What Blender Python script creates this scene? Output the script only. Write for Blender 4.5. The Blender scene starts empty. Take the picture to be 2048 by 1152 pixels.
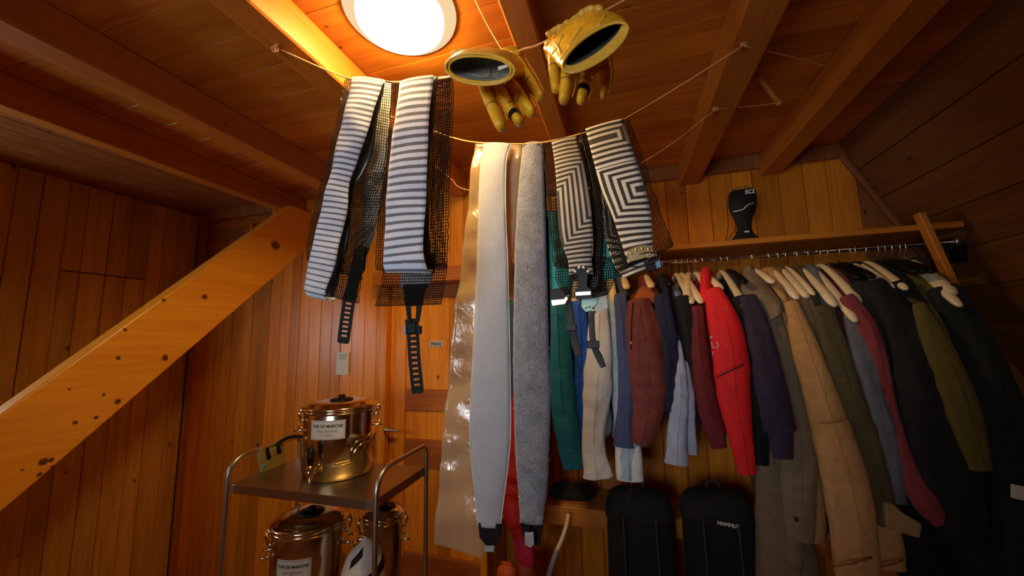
import bpy, math, random
from mathutils import Vector, Matrix, noise as mnoise
random.seed(7)
S = bpy.context.scene
COL = S.collection
PI = math.pi

# ------------------------------------------------------------------ camera, world, light, exposure
F = 747.58                       # focal length in pixels of the 2048 wide frame
CZ = 1.74                        # camera height
DZ = CZ - 1.45
R = ((0.9587127, 0.28357019, -0.02139863),      # camera right
     (-0.05733141, 0.11902977, -0.99123409),    # camera down
     (-0.27853737, 0.95153553, 0.13037283))     # camera forward
cam = bpy.data.cameras.new('camera')
cam.sensor_width = 36.0
cam.lens = F * 36.0 / 2048.0
cam.clip_start = 0.02
cam.dof.use_dof = True
cam.dof.focus_distance = 1.25
cam.dof.aperture_fstop = 3.2
co = bpy.data.objects.new('camera', cam)
COL.objects.link(co)
m = Matrix.Identity(4)
for i in range(3):
    m[i][0] = R[0][i]; m[i][1] = -R[1][i]; m[i][2] = -R[2][i]
m[2][3] = CZ
co.matrix_world = m
S.camera = co

S.view_settings.view_transform = 'Standard'
S.view_settings.look = 'None'
S.view_settings.gamma = 1.0
S.view_settings.use_curve_mapping = False
S.view_settings.exposure = 0.0

W = bpy.data.worlds.new('world'); S.world = W
W.use_nodes = True
W.node_tree.nodes['Background'].inputs[0].default_value = (0.5, 0.62, 0.8, 1)
W.node_tree.nodes['Background'].inputs[1].default_value = 0.006

LAMP_STRENGTH = 84.0
LAMP_COLOR = (1.0, 0.66, 0.26)

def area(name, loc, target, sx, sy, power, color):
    l = bpy.data.lights.new(name, 'AREA'); l.shape = 'RECTANGLE'
    l.size = sx; l.size_y = sy; l.energy = power; l.color = color
    o = bpy.data.objects.new(name, l); COL.objects.link(o)
    o.location = loc
    d = Vector(target) - Vector(loc)
    o.rotation_euler = d.to_track_quat('-Z', 'Y').to_euler()
    return o
# daylight that comes in through the window in the left wall and the window behind the camera
area('daylight_left', (-3.42, 0.25, 1.52 + DZ), (0, 0.45, 1.45 + DZ), 0.50, 0.55, 15, (0.80, 0.90, 1.0))
dl = area('daylight_rear', (-0.8, -1.72, 1.45 + DZ), (-0.45, 1.1, 1.78 + DZ), 0.9, 0.80, 5.6, (0.84, 0.92, 1.0))
dl.data.spread = math.radians(66)

# ------------------------------------------------------------------ helpers
def at(px, py, Y):
    """point of the photograph's ray at depth Y of the room"""
    a = (px - 1024.0) / F; b = (py - 576.0) / F
    d = [R[0][i] * a + R[1][i] * b + R[2][i] for i in range(3)]
    k = Y / d[1]
    return Vector((d[0] * k, Y, CZ + d[2] * k))
def atz(px, py, z):
    a = (px - 1024.0) / F; b = (py - 576.0) / F
    d = [R[0][i] * a + R[1][i] * b + R[2][i] for i in range(3)]
    k = (z - CZ) / d[2]
    return Vector((d[0] * k, d[1] * k, z))
def pw(n, px, py, Y):
    """n pixels at that place in metres"""
    return (at(px + n / 2, py, Y) - at(px - n / 2, py, Y)).length

def tag(o, label=None, cat=None, group=None, kind=None):
    if label: o['label'] = label
    if cat: o['category'] = cat
    if group: o['group'] = group
    if kind: o['kind'] = kind
    return o
ORG = {}
def empty(name, loc, label=None, cat=None, group=None, kind=None):
    o = bpy.data.objects.new(name, None); COL.objects.link(o)
    o.location = loc; o.empty_display_size = 0.05
    ORG[o.name] = Vector(loc)
    return tag(o, label, cat, group, kind)
def obj(name, V, Fc, mat, parent=None, smooth=True, uv=None, label=None, origin=None):
    """V in world coordinates"""
    if parent is not None: org = ORG[parent.name]
    elif origin is not None: org = Vector(origin)
    else:
        xs = [v[0] for v in V]; ys = [v[1] for v in V]; zs = [v[2] for v in V]
        org = Vector(((min(xs) + max(xs)) / 2, (min(ys) + max(ys)) / 2, min(zs)))
    me = bpy.data.meshes.new(name)
    me.from_pydata([tuple(Vector(v) - org) for v in V], [], Fc)
    if uv:
        l = me.uv_layers.new(name='UVMap')
        for p in me.polygons:
            for li in p.loop_indices:
                l.data[li].uv = uv[me.loops[li].vertex_index]
    if smooth:
        me.polygons.foreach_set('use_smooth', [True] * len(me.polygons))
    if mat: me.materials.append(mat)
    me.update()
    o = bpy.data.objects.new(name, me); COL.objects.link(o)
    if parent is not None: o.parent = parent
    else: o.location = org
    ORG[o.name] = org
    if label: o['label'] = label
    return o
def sharp(o, ang=35):
    me = o.data
    me.polygons.foreach_set('use_smooth', [True] * len(me.polygons))
    try: me.set_sharp_from_angle(angle=math.radians(ang))
    except Exception: pass
    return o
class MB:
    def __init__(s): s.V = []; s.F = []; s.UV = []
    def add(s, V, Fc):
        n = len(s.V); s.V += [Vector(v) for v in V]; s.F += [tuple(i + n for i in f) for f in Fc]
        return s
    def build(s, name, mat, parent=None, smooth=True, label=None):
        return obj(name, s.V, s.F, mat, parent, smooth, None, label)
def box(x0, y0, z0, x1, y1, z1, b=0.0):
    """box with chamfered edges (24 vertices) or a plain one"""
    if b <= 0:
        V = [(x, y, z) for x in (x0, x1) for y in (y0, y1) for z in (z0, z1)]
        return V, [(0, 1, 3, 2), (4, 6, 7, 5), (0, 4, 5, 1), (2, 3, 7, 6), (0, 2, 6, 4), (1, 5, 7, 3)]
    V = []; idx = {}
    for i, x in enumerate((x0, x1)):
        for j, y in enumerate((y0, y1)):
            for k, z in enumerate((z0, z1)):
                sx, sy, sz = (b if i == 0 else -b), (b if j == 0 else -b), (b if k == 0 else -b)
                idx[(i, j, k, 0)] = len(V); V.append((x, y + sy, z + sz))
                idx[(i, j, k, 1)] = len(V); V.append((x + sx, y, z + sz))
                idx[(i, j, k, 2)] = len(V); V.append((x + sx, y + sy, z))
    Fc = []
    for i in (0, 1):
        q = [idx[(i, 0, 0, 0)], idx[(i, 1, 0, 0)], idx[(i, 1, 1, 0)], idx[(i, 0, 1, 0)]]
        Fc.append(tuple(q if i == 1 else q[::-1]))
        q = [idx[(0, i, 0, 1)], idx[(1, i, 0, 1)], idx[(1, i, 1, 1)], idx[(0, i, 1, 1)]]
        Fc.append(tuple(q if i == 0 else q[::-1]))
        q = [idx[(0, 0, i, 2)], idx[(1, 0, i, 2)], idx[(1, 1, i, 2)], idx[(0, 1, i, 2)]]
        Fc.append(tuple(q if i == 1 else q[::-1]))
    for j in (0, 1):
        for k in (0, 1):
            Fc.append((idx[(0, j, k, 1)], idx[(1, j, k, 1)], idx[(1, j, k, 2)], idx[(0, j, k, 2)]))
            Fc.append((idx[(j, 0, k, 0)], idx[(j, 1, k, 0)], idx[(j, 1, k, 2)], idx[(j, 0, k, 2)]))
            Fc.append((idx[(j, k, 0, 0)], idx[(j, k, 1, 0)], idx[(j, k, 1, 1)], idx[(j, k, 0, 1)]))
    for i in (0, 1):
        for j in (0, 1):
            for k in (0, 1):
                Fc.append((idx[(i, j, k, 0)], idx[(i, j, k, 1)], idx[(i, j, k, 2)]))
    return V, Fc
def xf(VF, mat):
    return [mat @ Vector(v) for v in VF[0]], VF[1]
def cr(P, n):
    """Catmull-Rom through list of tuples, n samples per span"""
    P = [tuple(p) for p in P]
    out = []
    for i in range(len(P) - 1):
        p0 = P[max(i - 1, 0)]; p1 = P[i]; p2 = P[i + 1]; p3 = P[min(i + 2, len(P) - 1)]
        for s in range(n):
            t = s / n
            out.append(tuple(0.5 * ((2 * b) + (c - a) * t + (2 * a - 5 * b + 4 * c - d) * t * t + (3 * b - a - 3 * c + d) * t ** 3)
                             for a, b, c, d in zip(p0, p1, p2, p3)))
    out.append(P[-1])
    return out
def tube(path, rad, n=10, caps=True, flat=1.0, up=None):
    """tube along world points; rad number or list; flat squeezes one axis"""
    P = [Vector(p) for p in path]
    k = len(P); rr = rad if isinstance(rad, (list, tuple)) else [rad] * k
    V = []; Fc = []
    ref = Vector(up) if up else None
    prev = None
    for i in range(k):
        t = (P[min(i + 1, k - 1)] - P[max(i - 1, 0)]).normalized()
        if ref is not None:
            a = t.cross(ref)
        elif prev is None:
            h = Vector((0, 0, 1)) if abs(t.z) < 0.9 else Vector((1, 0, 0))
            a = t.cross(h)
        else:
            a = prev - t * prev.dot(t)
        if a.length < 1e-6: a = Vector((1, 0, 0))
        a.normalize(); prev = a
        b = t.cross(a).normalized()
        for j in range(n):
            an = 2 * PI * j / n
            V.append(P[i] + a * (rr[i] * math.cos(an)) + b * (rr[i] * flat * math.sin(an)))
    for i in range(k - 1):
        for j in range(n):
            j2 = (j + 1) % n
            Fc.append((i * n + j, i * n + j2, (i + 1) * n + j2, (i + 1) * n + j))
    if caps:
        Fc.append(tuple(range(n))[::-1]); Fc.append(tuple((k - 1) * n + j for j in range(n)))
    return V, Fc
def lathe(prof, cx, cy, n=40, z0=0.0, sx=1.0, sy=1.0):
    V = []; Fc = []
    for r, z in prof:
        for j in range(n):
            a = 2 * PI * j / n
            V.append((cx + r * sx * math.cos(a), cy + r * sy * math.sin(a), z0 + z))
    k = len(prof)
    for i in range(k - 1):
        for j in range(n):
            j2 = (j + 1) % n
            Fc.append((i * n + j, i * n + j2, (i + 1) * n + j2, (i + 1) * n + j))
    if prof[0][0] > 1e-4: Fc.append(tuple(range(n))[::-1])
    if prof[-1][0] > 1e-4: Fc.append(tuple((k - 1) * n + j for j in range(n)))
    return V, Fc
def loft(rings, cap0=True, cap1=True):
    n = len(rings[0]); V = [v for r in rings for v in r]; Fc = []
    for i in range(len(rings) - 1):
        for j in range(n):
            j2 = (j + 1) % n
            Fc.append((i * n + j, i * n + j2, (i + 1) * n + j2, (i + 1) * n + j))
    if cap0: Fc.append(tuple(range(n))[::-1])
    if cap1: Fc.append(tuple((len(rings) - 1) * n + j for j in range(n)))
    return V, Fc
def ribbon(rows, nu=8, nv=8, bulge=0.0, wob=0.0, seed=0, edge=0.0):
    """rows: (xl, yl, Yl, xr, yr, Yr) in photo pixels + depth -> V, F, uv (u across, v = length / width)"""
    rr = cr(rows, nv); V = []; uv = []; Fc = []
    L = 0; prev = None
    W0 = sum((at(*r[0:3]) - at(*r[3:6])).length for r in rr) / len(rr)
    for i, r in enumerate(rr):
        a = at(r[0], r[1], r[2]); b = at(r[3], r[4], r[5])
        mid = (a + b) / 2
        if prev is not None: L += (mid - prev).length
        prev = mid
        for j in range(nu + 1):
            u = j / nu
            p = a.lerp(b, u)
            p.y -= bulge * 4 * u * (1 - u)
            if wob:
                p.y += wob * mnoise.noise(Vector((u * 1.5 + seed, L * 14, seed * 3.1)))
            if edge and j in (0, nu):
                p.x += edge * mnoise.noise(Vector((L * 60, j * 7.3, seed)))
            V.append(p); uv.append((u, L / W0))
    for i in range(len(rr) - 1):
        for j in range(nu):
            q = i * (nu + 1) + j
            Fc.append((q, q + 1, q + nu + 2, q + nu + 1))
    return V, Fc, uv
def solid(o, t, off=0.0):
    md = o.modifiers.new('solidify', 'SOLIDIFY'); md.thickness = t; md.offset = off
    return o
def sheet(name, rows, mat, parent, t=0.002, label=None, **k):
    V, Fc, uv = ribbon(rows, **k)
    o = obj(name, V, Fc, mat, parent, True, uv, label)
    return solid(o, t)
def net(name, rows, mat, parent, cell=4.6, wire=0.0034, wob=0.006, seed=0, label=None):
    """plastic mesh: every strand is geometry"""
    xs = [abs(r[3] - r[0]) for r in rows]
    nu = max(3, int(max(xs) / cell))
    hl = sum(math.hypot(rows[i + 1][0] - rows[i][0], rows[i + 1][1] - rows[i][1]) for i in range(len(rows) - 1))
    nv = max(2, int(hl / cell / (len(rows) - 1)))
    V, Fc, uv = ribbon(rows, nu=nu, nv=nv, wob=wob, seed=seed, edge=0.004)
    o = obj(name, V, Fc, mat, parent, False, uv, label)
    md = o.modifiers.new('wire', 'WIREFRAME'); md.thickness = wire; md.use_even_offset = False; md.use_boundary = True; md.use_replace = True
    o['kind'] = 'stuff'
    return o
def text_mesh(body, size, bold=0.0):
    c = bpy.data.curves.new('lettering', 'FONT'); c.body = body; c.size = size
    c.align_x = 'CENTER'; c.align_y = 'CENTER'; c.offset = bold; c.resolution_u = 3
    o = bpy.data.objects.new('lettering', c); COL.objects.link(o)
    dg = bpy.context.evaluated_depsgraph_get()
    me = bpy.data.meshes.new_from_object(o.evaluated_get(dg))
    V = [v.co.copy() for v in me.vertices]; Fc = [tuple(p.vertices) for p in me.polygons]
    bpy.data.objects.remove(o); bpy.data.curves.remove(c); bpy.data.meshes.remove(me)
    return V, Fc
def flat_text(body, size, origin, ex, ey, mat, parent, bold=0.0, lift=0.001, name='lettering'):
    ex = Vector(ex).normalized(); ey = Vector(ey).normalized(); nn = ex.cross(ey).normalized()
    V, Fc = text_mesh(body, size, bold)
    return obj(name, [Vector(origin) + ex * v.x + ey * v.y + nn * lift for v in V], Fc, mat, parent, False)

# ------------------------------------------------------------------ materials
def newmat(name):
    M = bpy.data.materials.new(name); M.use_nodes = True
    nt = M.node_tree
    return M, nt, nt.nodes['Principled BSDF']
def nd(nt, t, **k):
    n = nt.nodes.new(t)
    for a, v in k.items():
        if a.startswith('i_'):
            key = a[2:]
            n.inputs[int(key) if key.isdigit() else key].default_value = v
        else: setattr(n, a, v)
    return n
def math_(nt, op, a, b=None, c=None):
    n = nt.nodes.new('ShaderNodeMath'); n.operation = op
    for i, x in enumerate((a, b, c)):
        if x is None: continue
        if isinstance(x, (int, float)): n.inputs[i].default_value = x
        else: nt.links.new(x, n.inputs[i])
    return n.outputs[0]
def ramp(nt, fac, stops):
    n = nt.nodes.new('ShaderNodeValToRGB')
    e = n.color_ramp.elements
    while len(e) < len(stops): e.new(0.5)
    for el, (p, c) in zip(e, stops):
        el.position = p; el.color = (*c, 1) if len(c) == 3 else c
    nt.links.new(fac, n.inputs[0])
    return n.outputs[0]
def mixc(nt, fac, a, b, mode='MIX'):
    n = nt.nodes.new('ShaderNodeMix'); n.data_type = 'RGBA'; n.blend_type = mode
    for s, x in ((0, fac), (6, a), (7, b)):
        if isinstance(x, (int, float)): n.inputs[s].default_value = x
        elif isinstance(x, tuple): n.inputs[s].default_value = (*x, 1) if len(x) == 3 else x
        else: nt.links.new(x, n.inputs[s])
    return n.outputs[2]
def wood(name, light, dark, axis=2, rough=0.38, knots=1.0, var=0.35, scale=1.0, knot_col=(0.035, 0.010, 0.003), spots=None):
    M, nt, P = newmat(name)
    tc = nd(nt, 'ShaderNodeTexCoord'); oi = nd(nt, 'ShaderNodeObjectInfo')
    off = nd(nt, 'ShaderNodeVectorMath', operation='SCALE'); off.inputs[0].default_value = (31.7, 17.3, 23.9)
    nt.links.new(oi.outputs['Random'], off.inputs['Scale'])
    ad = nd(nt, 'ShaderNodeVectorMath', operation='ADD')
    nt.links.new(tc.outputs['Object'], ad.inputs[0]); nt.links.new(off.outputs[0], ad.inputs[1])
    sc = [1.0, 1.0, 1.0]; sc[axis] = 0.07
    mp = nd(nt, 'ShaderNodeVectorMath', operation='MULTIPLY'); mp.inputs[1].default_value = sc
    nt.links.new(ad.outputs[0], mp.inputs[0])
    n1 = nd(nt, 'ShaderNodeTexNoise'); n1.inputs['Scale'].default_value = 55 * scale; n1.inputs['Detail'].default_value = 4; n1.inputs['Distortion'].default_value = 0.5
    nt.links.new(mp.outputs[0], n1.inputs['Vector'])
    n2 = nd(nt, 'ShaderNodeTexNoise'); n2.inputs['Scale'].default_value = 9 * scale; n2.inputs['Detail'].default_value = 3
    nt.links.new(mp.outputs[0], n2.inputs['Vector'])
    g = math_(nt, 'ADD', math_(nt, 'MULTIPLY', n1.outputs[0], 0.55), math_(nt, 'MULTIPLY', n2.outputs[0], 0.55))
    col = ramp(nt, g, [(0.36, dark), (0.66, light)])
    # per-plank tone
    tone = math_(nt, 'ADD', 1 - var / 2, math_(nt, 'MULTIPLY', oi.outputs['Random'], var))
    col = mixc(nt, 1.0, col, tone, 'MULTIPLY')
    rough_fac = g
    for kp, kr in (spots or ()):
        dn = nd(nt, 'ShaderNodeVectorMath', operation='DISTANCE'); dn.inputs[1].default_value = kp
        nzk = nd(nt, 'ShaderNodeVectorMath', operation='MULTIPLY_ADD'); nzk.inputs[1].default_value = (0.02, 0.02, 0.02)
        nt.links.new(n1.outputs['Color'], nzk.inputs[0]); nt.links.new(tc.outputs['Object'], nzk.inputs[2])
        nt.links.new(nzk.outputs[0], dn.inputs[0])
        f_ = math_(nt, 'MINIMUM', math_(nt, 'MULTIPLY', math_(nt, 'MAXIMUM', math_(nt, 'SUBTRACT', 1.0, math_(nt, 'DIVIDE', dn.outputs['Value'], kr)), 0.0), 2.4), 0.93)
        col = mixc(nt, f_, col, knot_col)
    if knots > 0:
        sk = [1.0, 1.0, 1.0]; sk[axis] = 0.55
        mk = nd(nt, 'ShaderNodeVectorMath', operation='MULTIPLY'); mk.inputs[1].default_value = sk
        nt.links.new(ad.outputs[0], mk.inputs[0])
        nz = nd(nt, 'ShaderNodeTexNoise'); nz.inputs['Scale'].default_value = 30; nt.links.new(ad.outputs[0], nz.inputs['Vector'])
        mv = nd(nt, 'ShaderNodeVectorMath', operation='MULTIPLY_ADD'); mv.inputs[1].default_value = (0.02, 0.02, 0.02)
        nt.links.new(nz.outputs['Color'], mv.inputs[0]); nt.links.new(mk.outputs[0], mv.inputs[2])
        vo = nd(nt, 'ShaderNodeTexVoronoi'); vo.inputs['Scale'].default_value = 7.5; vo.inputs['Randomness'].default_value = 1.0
        nt.links.new(mv.outputs[0], vo.inputs['Vector'])
        # only some of the cells carry a knot
        sep = nd(nt, 'ShaderNodeSeparateColor'); nt.links.new(vo.outputs['Color'], sep.inputs[0])
        on = math_(nt, 'GREATER_THAN', sep.outputs[0], 0.30)
        size = math_(nt, 'MULTIPLY_ADD', sep.outputs[1], 0.085, 0.04)
        kf = math_(nt, 'SUBTRACT', 1.0, math_(nt, 'DIVIDE', vo.outputs['Distance'], size))
        kf = math_(nt, 'MULTIPLY', math_(nt, 'MAXIMUM', kf, 0.0), on)
        kf = math_(nt, 'MINIMUM', math_(nt, 'MULTIPLY', kf, 2.2 * knots), 0.92)
        col = mixc(nt, kf, col, knot_col)
    nt.links.new(col, P.inputs['Base Color'])
    P.inputs['Roughness'].default_value = rough
    bp = nd(nt, 'ShaderNodeBump'); bp.inputs['Strength'].default_value = 0.12; bp.inputs['Distance'].default_value = 0.004
    nt.links.new(g, bp.inputs['Height']); nt.links.new(bp.outputs[0], P.inputs['Normal'])
    return M
def cloth(name, c, rough=0.85, weave=900, bump=0.25, var=0.25, sheen=0.03, crease=0.5, blotch=0.5):
    M, nt, P = newmat(name)
    tc = nd(nt, 'ShaderNodeTexCoord')
    n1 = nd(nt, 'ShaderNodeTexNoise'); n1.inputs['Scale'].default_value = weave; n1.inputs['Detail'].default_value = 2
    n2 = nd(nt, 'ShaderNodeTexNoise'); n2.inputs['Scale'].default_value = 14; n2.inputs['Detail'].default_value = 4; n2.inputs['Distortion'].default_value = 1.2
    for n in (n1, n2): nt.links.new(tc.outputs['Object'], n.inputs['Vector'])
    lo = tuple(x * (1 - var) for x in c); hi = tuple(min(1, x * (1 + var)) for x in c)
    col = ramp(nt, math_(nt, 'ADD', math_(nt, 'MULTIPLY', n1.outputs[0], 1 - blotch), math_(nt, 'MULTIPLY', n2.outputs[0], blotch)), [(0.3, lo), (0.7, hi)])
    nt.links.new(col, P.inputs['Base Color'])
    P.inputs['Roughness'].default_value = rough
    P.inputs['Sheen Weight'].default_value = sheen
    h = math_(nt, 'ADD', math_(nt, 'MULTIPLY', n2.outputs[0], crease * 4), math_(nt, 'MULTIPLY', n1.outputs[0], 0.2))
    bp = nd(nt, 'ShaderNodeBump'); bp.inputs['Strength'].default_value = bump * 1.7; bp.inputs['Distance'].default_value = 0.01
    nt.links.new(h, bp.inputs['Height']); nt.links.new(bp.outputs[0], P.inputs['Normal'])
    return M
def plain(name, c, rough=0.5, metal=0.0, bump=0.0, bscale=200, coat=0.0):
    M, nt, P = newmat(name)
    tc = nd(nt, 'ShaderNodeTexCoord')
    n1 = nd(nt, 'ShaderNodeTexNoise'); n1.inputs['Scale'].default_value = bscale
    nt.links.new(tc.outputs['Object'], n1.inputs['Vector'])
    col = ramp(nt, n1.outputs[0], [(0.3, tuple(x * 0.88 for x in c)), (0.7, tuple(min(1, x * 1.1) for x in c))])
    nt.links.new(col, P.inputs['Base Color'])
    P.inputs['Roughness'].default_value = rough; P.inputs['Metallic'].default_value = metal
    P.inputs['Coat Weight'].default_value = coat
    if bump:
        bp = nd(nt, 'ShaderNodeBump'); bp.inputs['Strength'].default_value = bump; bp.inputs['Distance'].default_value = 0.003
        nt.links.new(n1.outputs[0], bp.inputs['Height']); nt.links.new(bp.outputs[0], P.inputs['Normal'])
    return M
def emit(name, c, s):
    M, nt, P = newmat(name)
    nt.nodes.remove(P)
    e = nd(nt, 'ShaderNodeEmission'); e.inputs[0].default_value = (*c, 1); e.inputs[1].default_value = s
    nt.links.new(e.outputs[0], nt.nodes['Material Output'].inputs[0])
    return M
def plush_stripes(name, kind, lightc, darkc, period=0.25):
    """woven stripes of the touring skins, drawn in the strip's own u, v"""
    M, nt, P = newmat(name)
    uvn = nd(nt, 'ShaderNodeUVMap', uv_map='UVMap')
    sep = nd(nt, 'ShaderNodeSeparateXYZ'); nt.links.new(uvn.outputs[0], sep.inputs[0])
    u, v = sep.outputs[0], sep.outputs[1]
    tc = nd(nt, 'ShaderNodeTexCoord')
    n1 = nd(nt, 'ShaderNodeTexNoise'); n1.inputs['Scale'].default_value = 700; n1.inputs['Detail'].default_value = 2
    nt.links.new(tc.outputs['Object'], n1.inputs['Vector'])
    jit = math_(nt, 'MULTIPLY', math_(nt, 'SUBTRACT', n1.outputs[0], 0.5), 0.05)
    if kind == 'bars':
        d = math_(nt, 'ADD', v, jit)
        duty = math_(nt, 'MAXIMUM', math_(nt, 'SUBTRACT', 0.50, math_(nt, 'MULTIPLY', v, 0.030)), 0.22)
    else:
        duty = 0.5
        if kind == 'nest_right':      # nested right angles, first open to the left, then open to the right
            vs = 1.42
            d1 = math_(nt, 'MAXIMUM', math_(nt, 'SUBTRACT', u, 0.66), math_(nt, 'ABSOLUTE', math_(nt, 'SUBTRACT', v, 0.50)))
            d2 = math_(nt, 'MAXIMUM', math_(nt, 'SUBTRACT', 0.86, u), math_(nt, 'ABSOLUTE', math_(nt, 'SUBTRACT', v, 2.28)))
        else:
            vs = 2.55
            d1 = math_(nt, 'MAXIMUM', u, math_(nt, 'SUBTRACT', 2.05, v))
            d2 = math_(nt, 'MAXIMUM', math_(nt, 'SUBTRACT', 1.08335, u), math_(nt, 'SUBTRACT', v, 3.0667))
        s = math_(nt, 'GREATER_THAN', v, vs)
        d = math_(nt, 'ADD', math_(nt, 'MULTIPLY', d1, math_(nt, 'SUBTRACT', 1.0, s)), math_(nt, 'MULTIPLY', d2, s))
        d = math_(nt, 'ADD', d, math_(nt, 'MULTIPLY', jit, 0.5))
    fr = math_(nt, 'FRACT', math_(nt, 'DIVIDE', d, period))
    sel = math_(nt, 'LESS_THAN', fr, duty)
    col = mixc(nt, sel, lightc, darkc)
    col = mixc(nt, 1.0, col, ramp(nt, n1.outputs[0], [(0.25, (0.72, 0.72, 0.72)), (0.75, (1.15, 1.15, 1.15))]), 'MULTIPLY')
    nt.links.new(col, P.inputs['Base Color'])
    P.inputs['Roughness'].default_value = 0.9; P.inputs['Sheen Weight'].default_value = 0.3
    bp = nd(nt, 'ShaderNodeBump'); bp.inputs['Strength'].default_value = 0.3; bp.inputs['Distance'].default_value = 0.002
    nt.links.new(n1.outputs[0], bp.inputs['Height']); nt.links.new(bp.outputs[0], P.inputs['Normal'])
    return M
def film(name):
    M, nt, P = newmat(name)
    nt.nodes.remove(P)
    tc = nd(nt, 'ShaderNodeTexCoord')
    n1 = nd(nt, 'ShaderNodeTexNoise'); n1.inputs['Scale'].default_value = 16; n1.inputs['Detail'].default_value = 5; n1.inputs['Distortion'].default_value = 1.4
    nt.links.new(tc.outputs['Object'], n1.inputs['Vector'])
    bp = nd(nt, 'ShaderNodeBump'); bp.inputs['Strength'].default_value = 0.42; bp.inputs['Distance'].default_value = 0.012
    nt.links.new(n1.outputs[0], bp.inputs['Height'])
    tr = nd(nt, 'ShaderNodeBsdfTransparent'); tr.inputs[0].default_value = (0.95, 0.86, 0.72, 1)
    tl = nd(nt, 'ShaderNodeBsdfTranslucent'); tl.inputs[0].default_value = (0.92, 0.78, 0.50, 1)
    df = nd(nt, 'ShaderNodeBsdfDiffuse'); df.inputs[0].default_value = (0.86, 0.70, 0.44, 1)
    gl = nd(nt, 'ShaderNodeBsdfGlossy'); gl.inputs[0].default_value = (1, 1, 1, 1); gl.inputs[1].default_value = 0.16
    for n in (tl, df, gl): nt.links.new(bp.outputs[0], n.inputs['Normal'])
    def mx(f, a, b):
        n = nd(nt, 'ShaderNodeMixShader'); n.inputs[0].default_value = f
        nt.links.new(a.outputs[0], n.inputs[1]); nt.links.new(b.outputs[0], n.inputs[2]); return n
    d = mx(0.40, tl, df)
    a = mx(0.60, tr, d)
    b = mx(0.085, a, gl)
    nt.links.new(b.outputs[0], nt.nodes['Material Output'].inputs[0])
    return M

LW, DW = (0.60, 0.205, 0.018), (0.37, 0.098, 0.007)
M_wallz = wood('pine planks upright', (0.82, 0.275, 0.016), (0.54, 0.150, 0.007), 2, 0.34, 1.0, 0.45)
M_walll = wood('aged pine planks upright', (0.74, 0.37, 0.075), (0.47, 0.20, 0.032), 2, 0.30, 1.0, 0.45)
M_wally = wood('pine boards lengthwise', (0.24, 0.085, 0.014), (0.14, 0.042, 0.006), 1, 0.5, 0.8, 0.3)  # albedo halved: the dimness of the right side is put into the colour
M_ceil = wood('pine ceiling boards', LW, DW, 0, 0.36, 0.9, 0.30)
M_beam = wood('pine beam', (0.58, 0.190, 0.018), (0.42, 0.115, 0.009), 1, 0.42, 0.6, 0.15)
M_woodx = wood('pine crosswise', (0.60, 0.205, 0.020), (0.40, 0.115, 0.009), 0, 0.42, 0.7, 0.2)
M_rail = wood('dark pine rail', (0.46, 0.130, 0.014), (0.32, 0.078, 0.008), 0, 0.4, 0.4, 0.2)
M_string = wood('stair stringer pine', (0.84, 0.37, 0.045), (0.66, 0.24, 0.022), 1, 0.36, 0.7, 0.1, 0.8)
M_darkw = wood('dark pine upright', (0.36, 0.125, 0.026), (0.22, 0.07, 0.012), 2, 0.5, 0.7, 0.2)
M_floor = wood('floor boards', (0.30, 0.12, 0.03), (0.18, 0.065, 0.014), 1, 0.5, 0.5, 0.3)
M_gap = plain('dark joint', (0.055, 0.02, 0.007), 0.9)
M_hang = wood('beech hanger', (0.88, 0.70, 0.44), (0.80, 0.60, 0.34), 1, 0.32, 0.0, 0.15)
M_peg = wood('peg wood', (0.62, 0.26, 0.05), (0.45, 0.16, 0.03), 0, 0.5, 0.0, 0.1)
M_steel = plain('brushed steel', (0.78, 0.67, 0.48), 0.15, 1.0, 0.0)
M_satin = plain('satin steel', (0.62, 0.58, 0.52), 0.33, 1.0, 0.0)
M_shelfst = plain('steel tray', (0.42, 0.35, 0.22), 0.36, 1.0, 0.0)
M_wire = plain('chrome wire', (0.80, 0.76, 0.70), 0.2, 1.0)
M_brass = plain('brass plate', (0.70, 0.52, 0.24), 0.28, 1.0)
M_black = plain('black plastic', (0.005, 0.005, 0.0055), 0.45)
M_black.node_tree.nodes['Principled BSDF'].inputs['Specular IOR Level'].default_value = 0.25
M_rubber = plain('black rubber', (0.005, 0.0047, 0.0043), 0.6)
M_rubber.node_tree.nodes['Principled BSDF'].inputs['Specular IOR Level'].default_value = 0.2
M_web = cloth('grey webbing', (0.045, 0.043, 0.042), 0.8, 500, 0.2)
M_net = plain('black net strands', (0.014, 0.012, 0.010), 0.32)
M_netlit = plain('lamplit net strands', (0.026, 0.020, 0.012), 0.32)  # browner copy of the black net, lamp glow put into its colour
M_cord = plain('orange cord', (0.85, 0.40, 0.13), 0.7, 0, 0.4, 700)
M_leather = plain('yellow leather', (0.84, 0.43, 0.020), 0.30, 0, 0.8, 38)
M_leather2 = plain('pale worn leather', (0.78, 0.43, 0.05), 0.36, 0, 0.4, 70)
M_lining = cloth('dark lining', (0.030, 0.029, 0.028), 0.9, 300, 0.5)
M_seam = plain('brown seam', (0.24, 0.11, 0.02), 0.6)
M_white = plain('white enamel', (0.80, 0.76, 0.68), 0.4)
M_paper = plain('white paper', (0.72, 0.68, 0.62), 0.7)
M_ink = plain('black ink', (0.02, 0.018, 0.016), 0.7)
M_inkg = plain('grey ink', (0.22, 0.19, 0.16), 0.7)
M_sign = plain('pale sign', (0.55, 0.47, 0.38), 0.6)
M_blueclip = plain('blue clip', (0.18, 0.36, 0.55), 0.3)
M_greytip = plain('grey clip', (0.36, 0.35, 0.34), 0.35)
M_mint = plain('mint plate', (0.42, 0.72, 0.58), 0.4)
M_film = film('clear plastic film')
M_bar1 = plush_stripes('striped plush', 'bars', (0.56, 0.595, 0.70), (0.11, 0.118, 0.15), 0.215)
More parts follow.
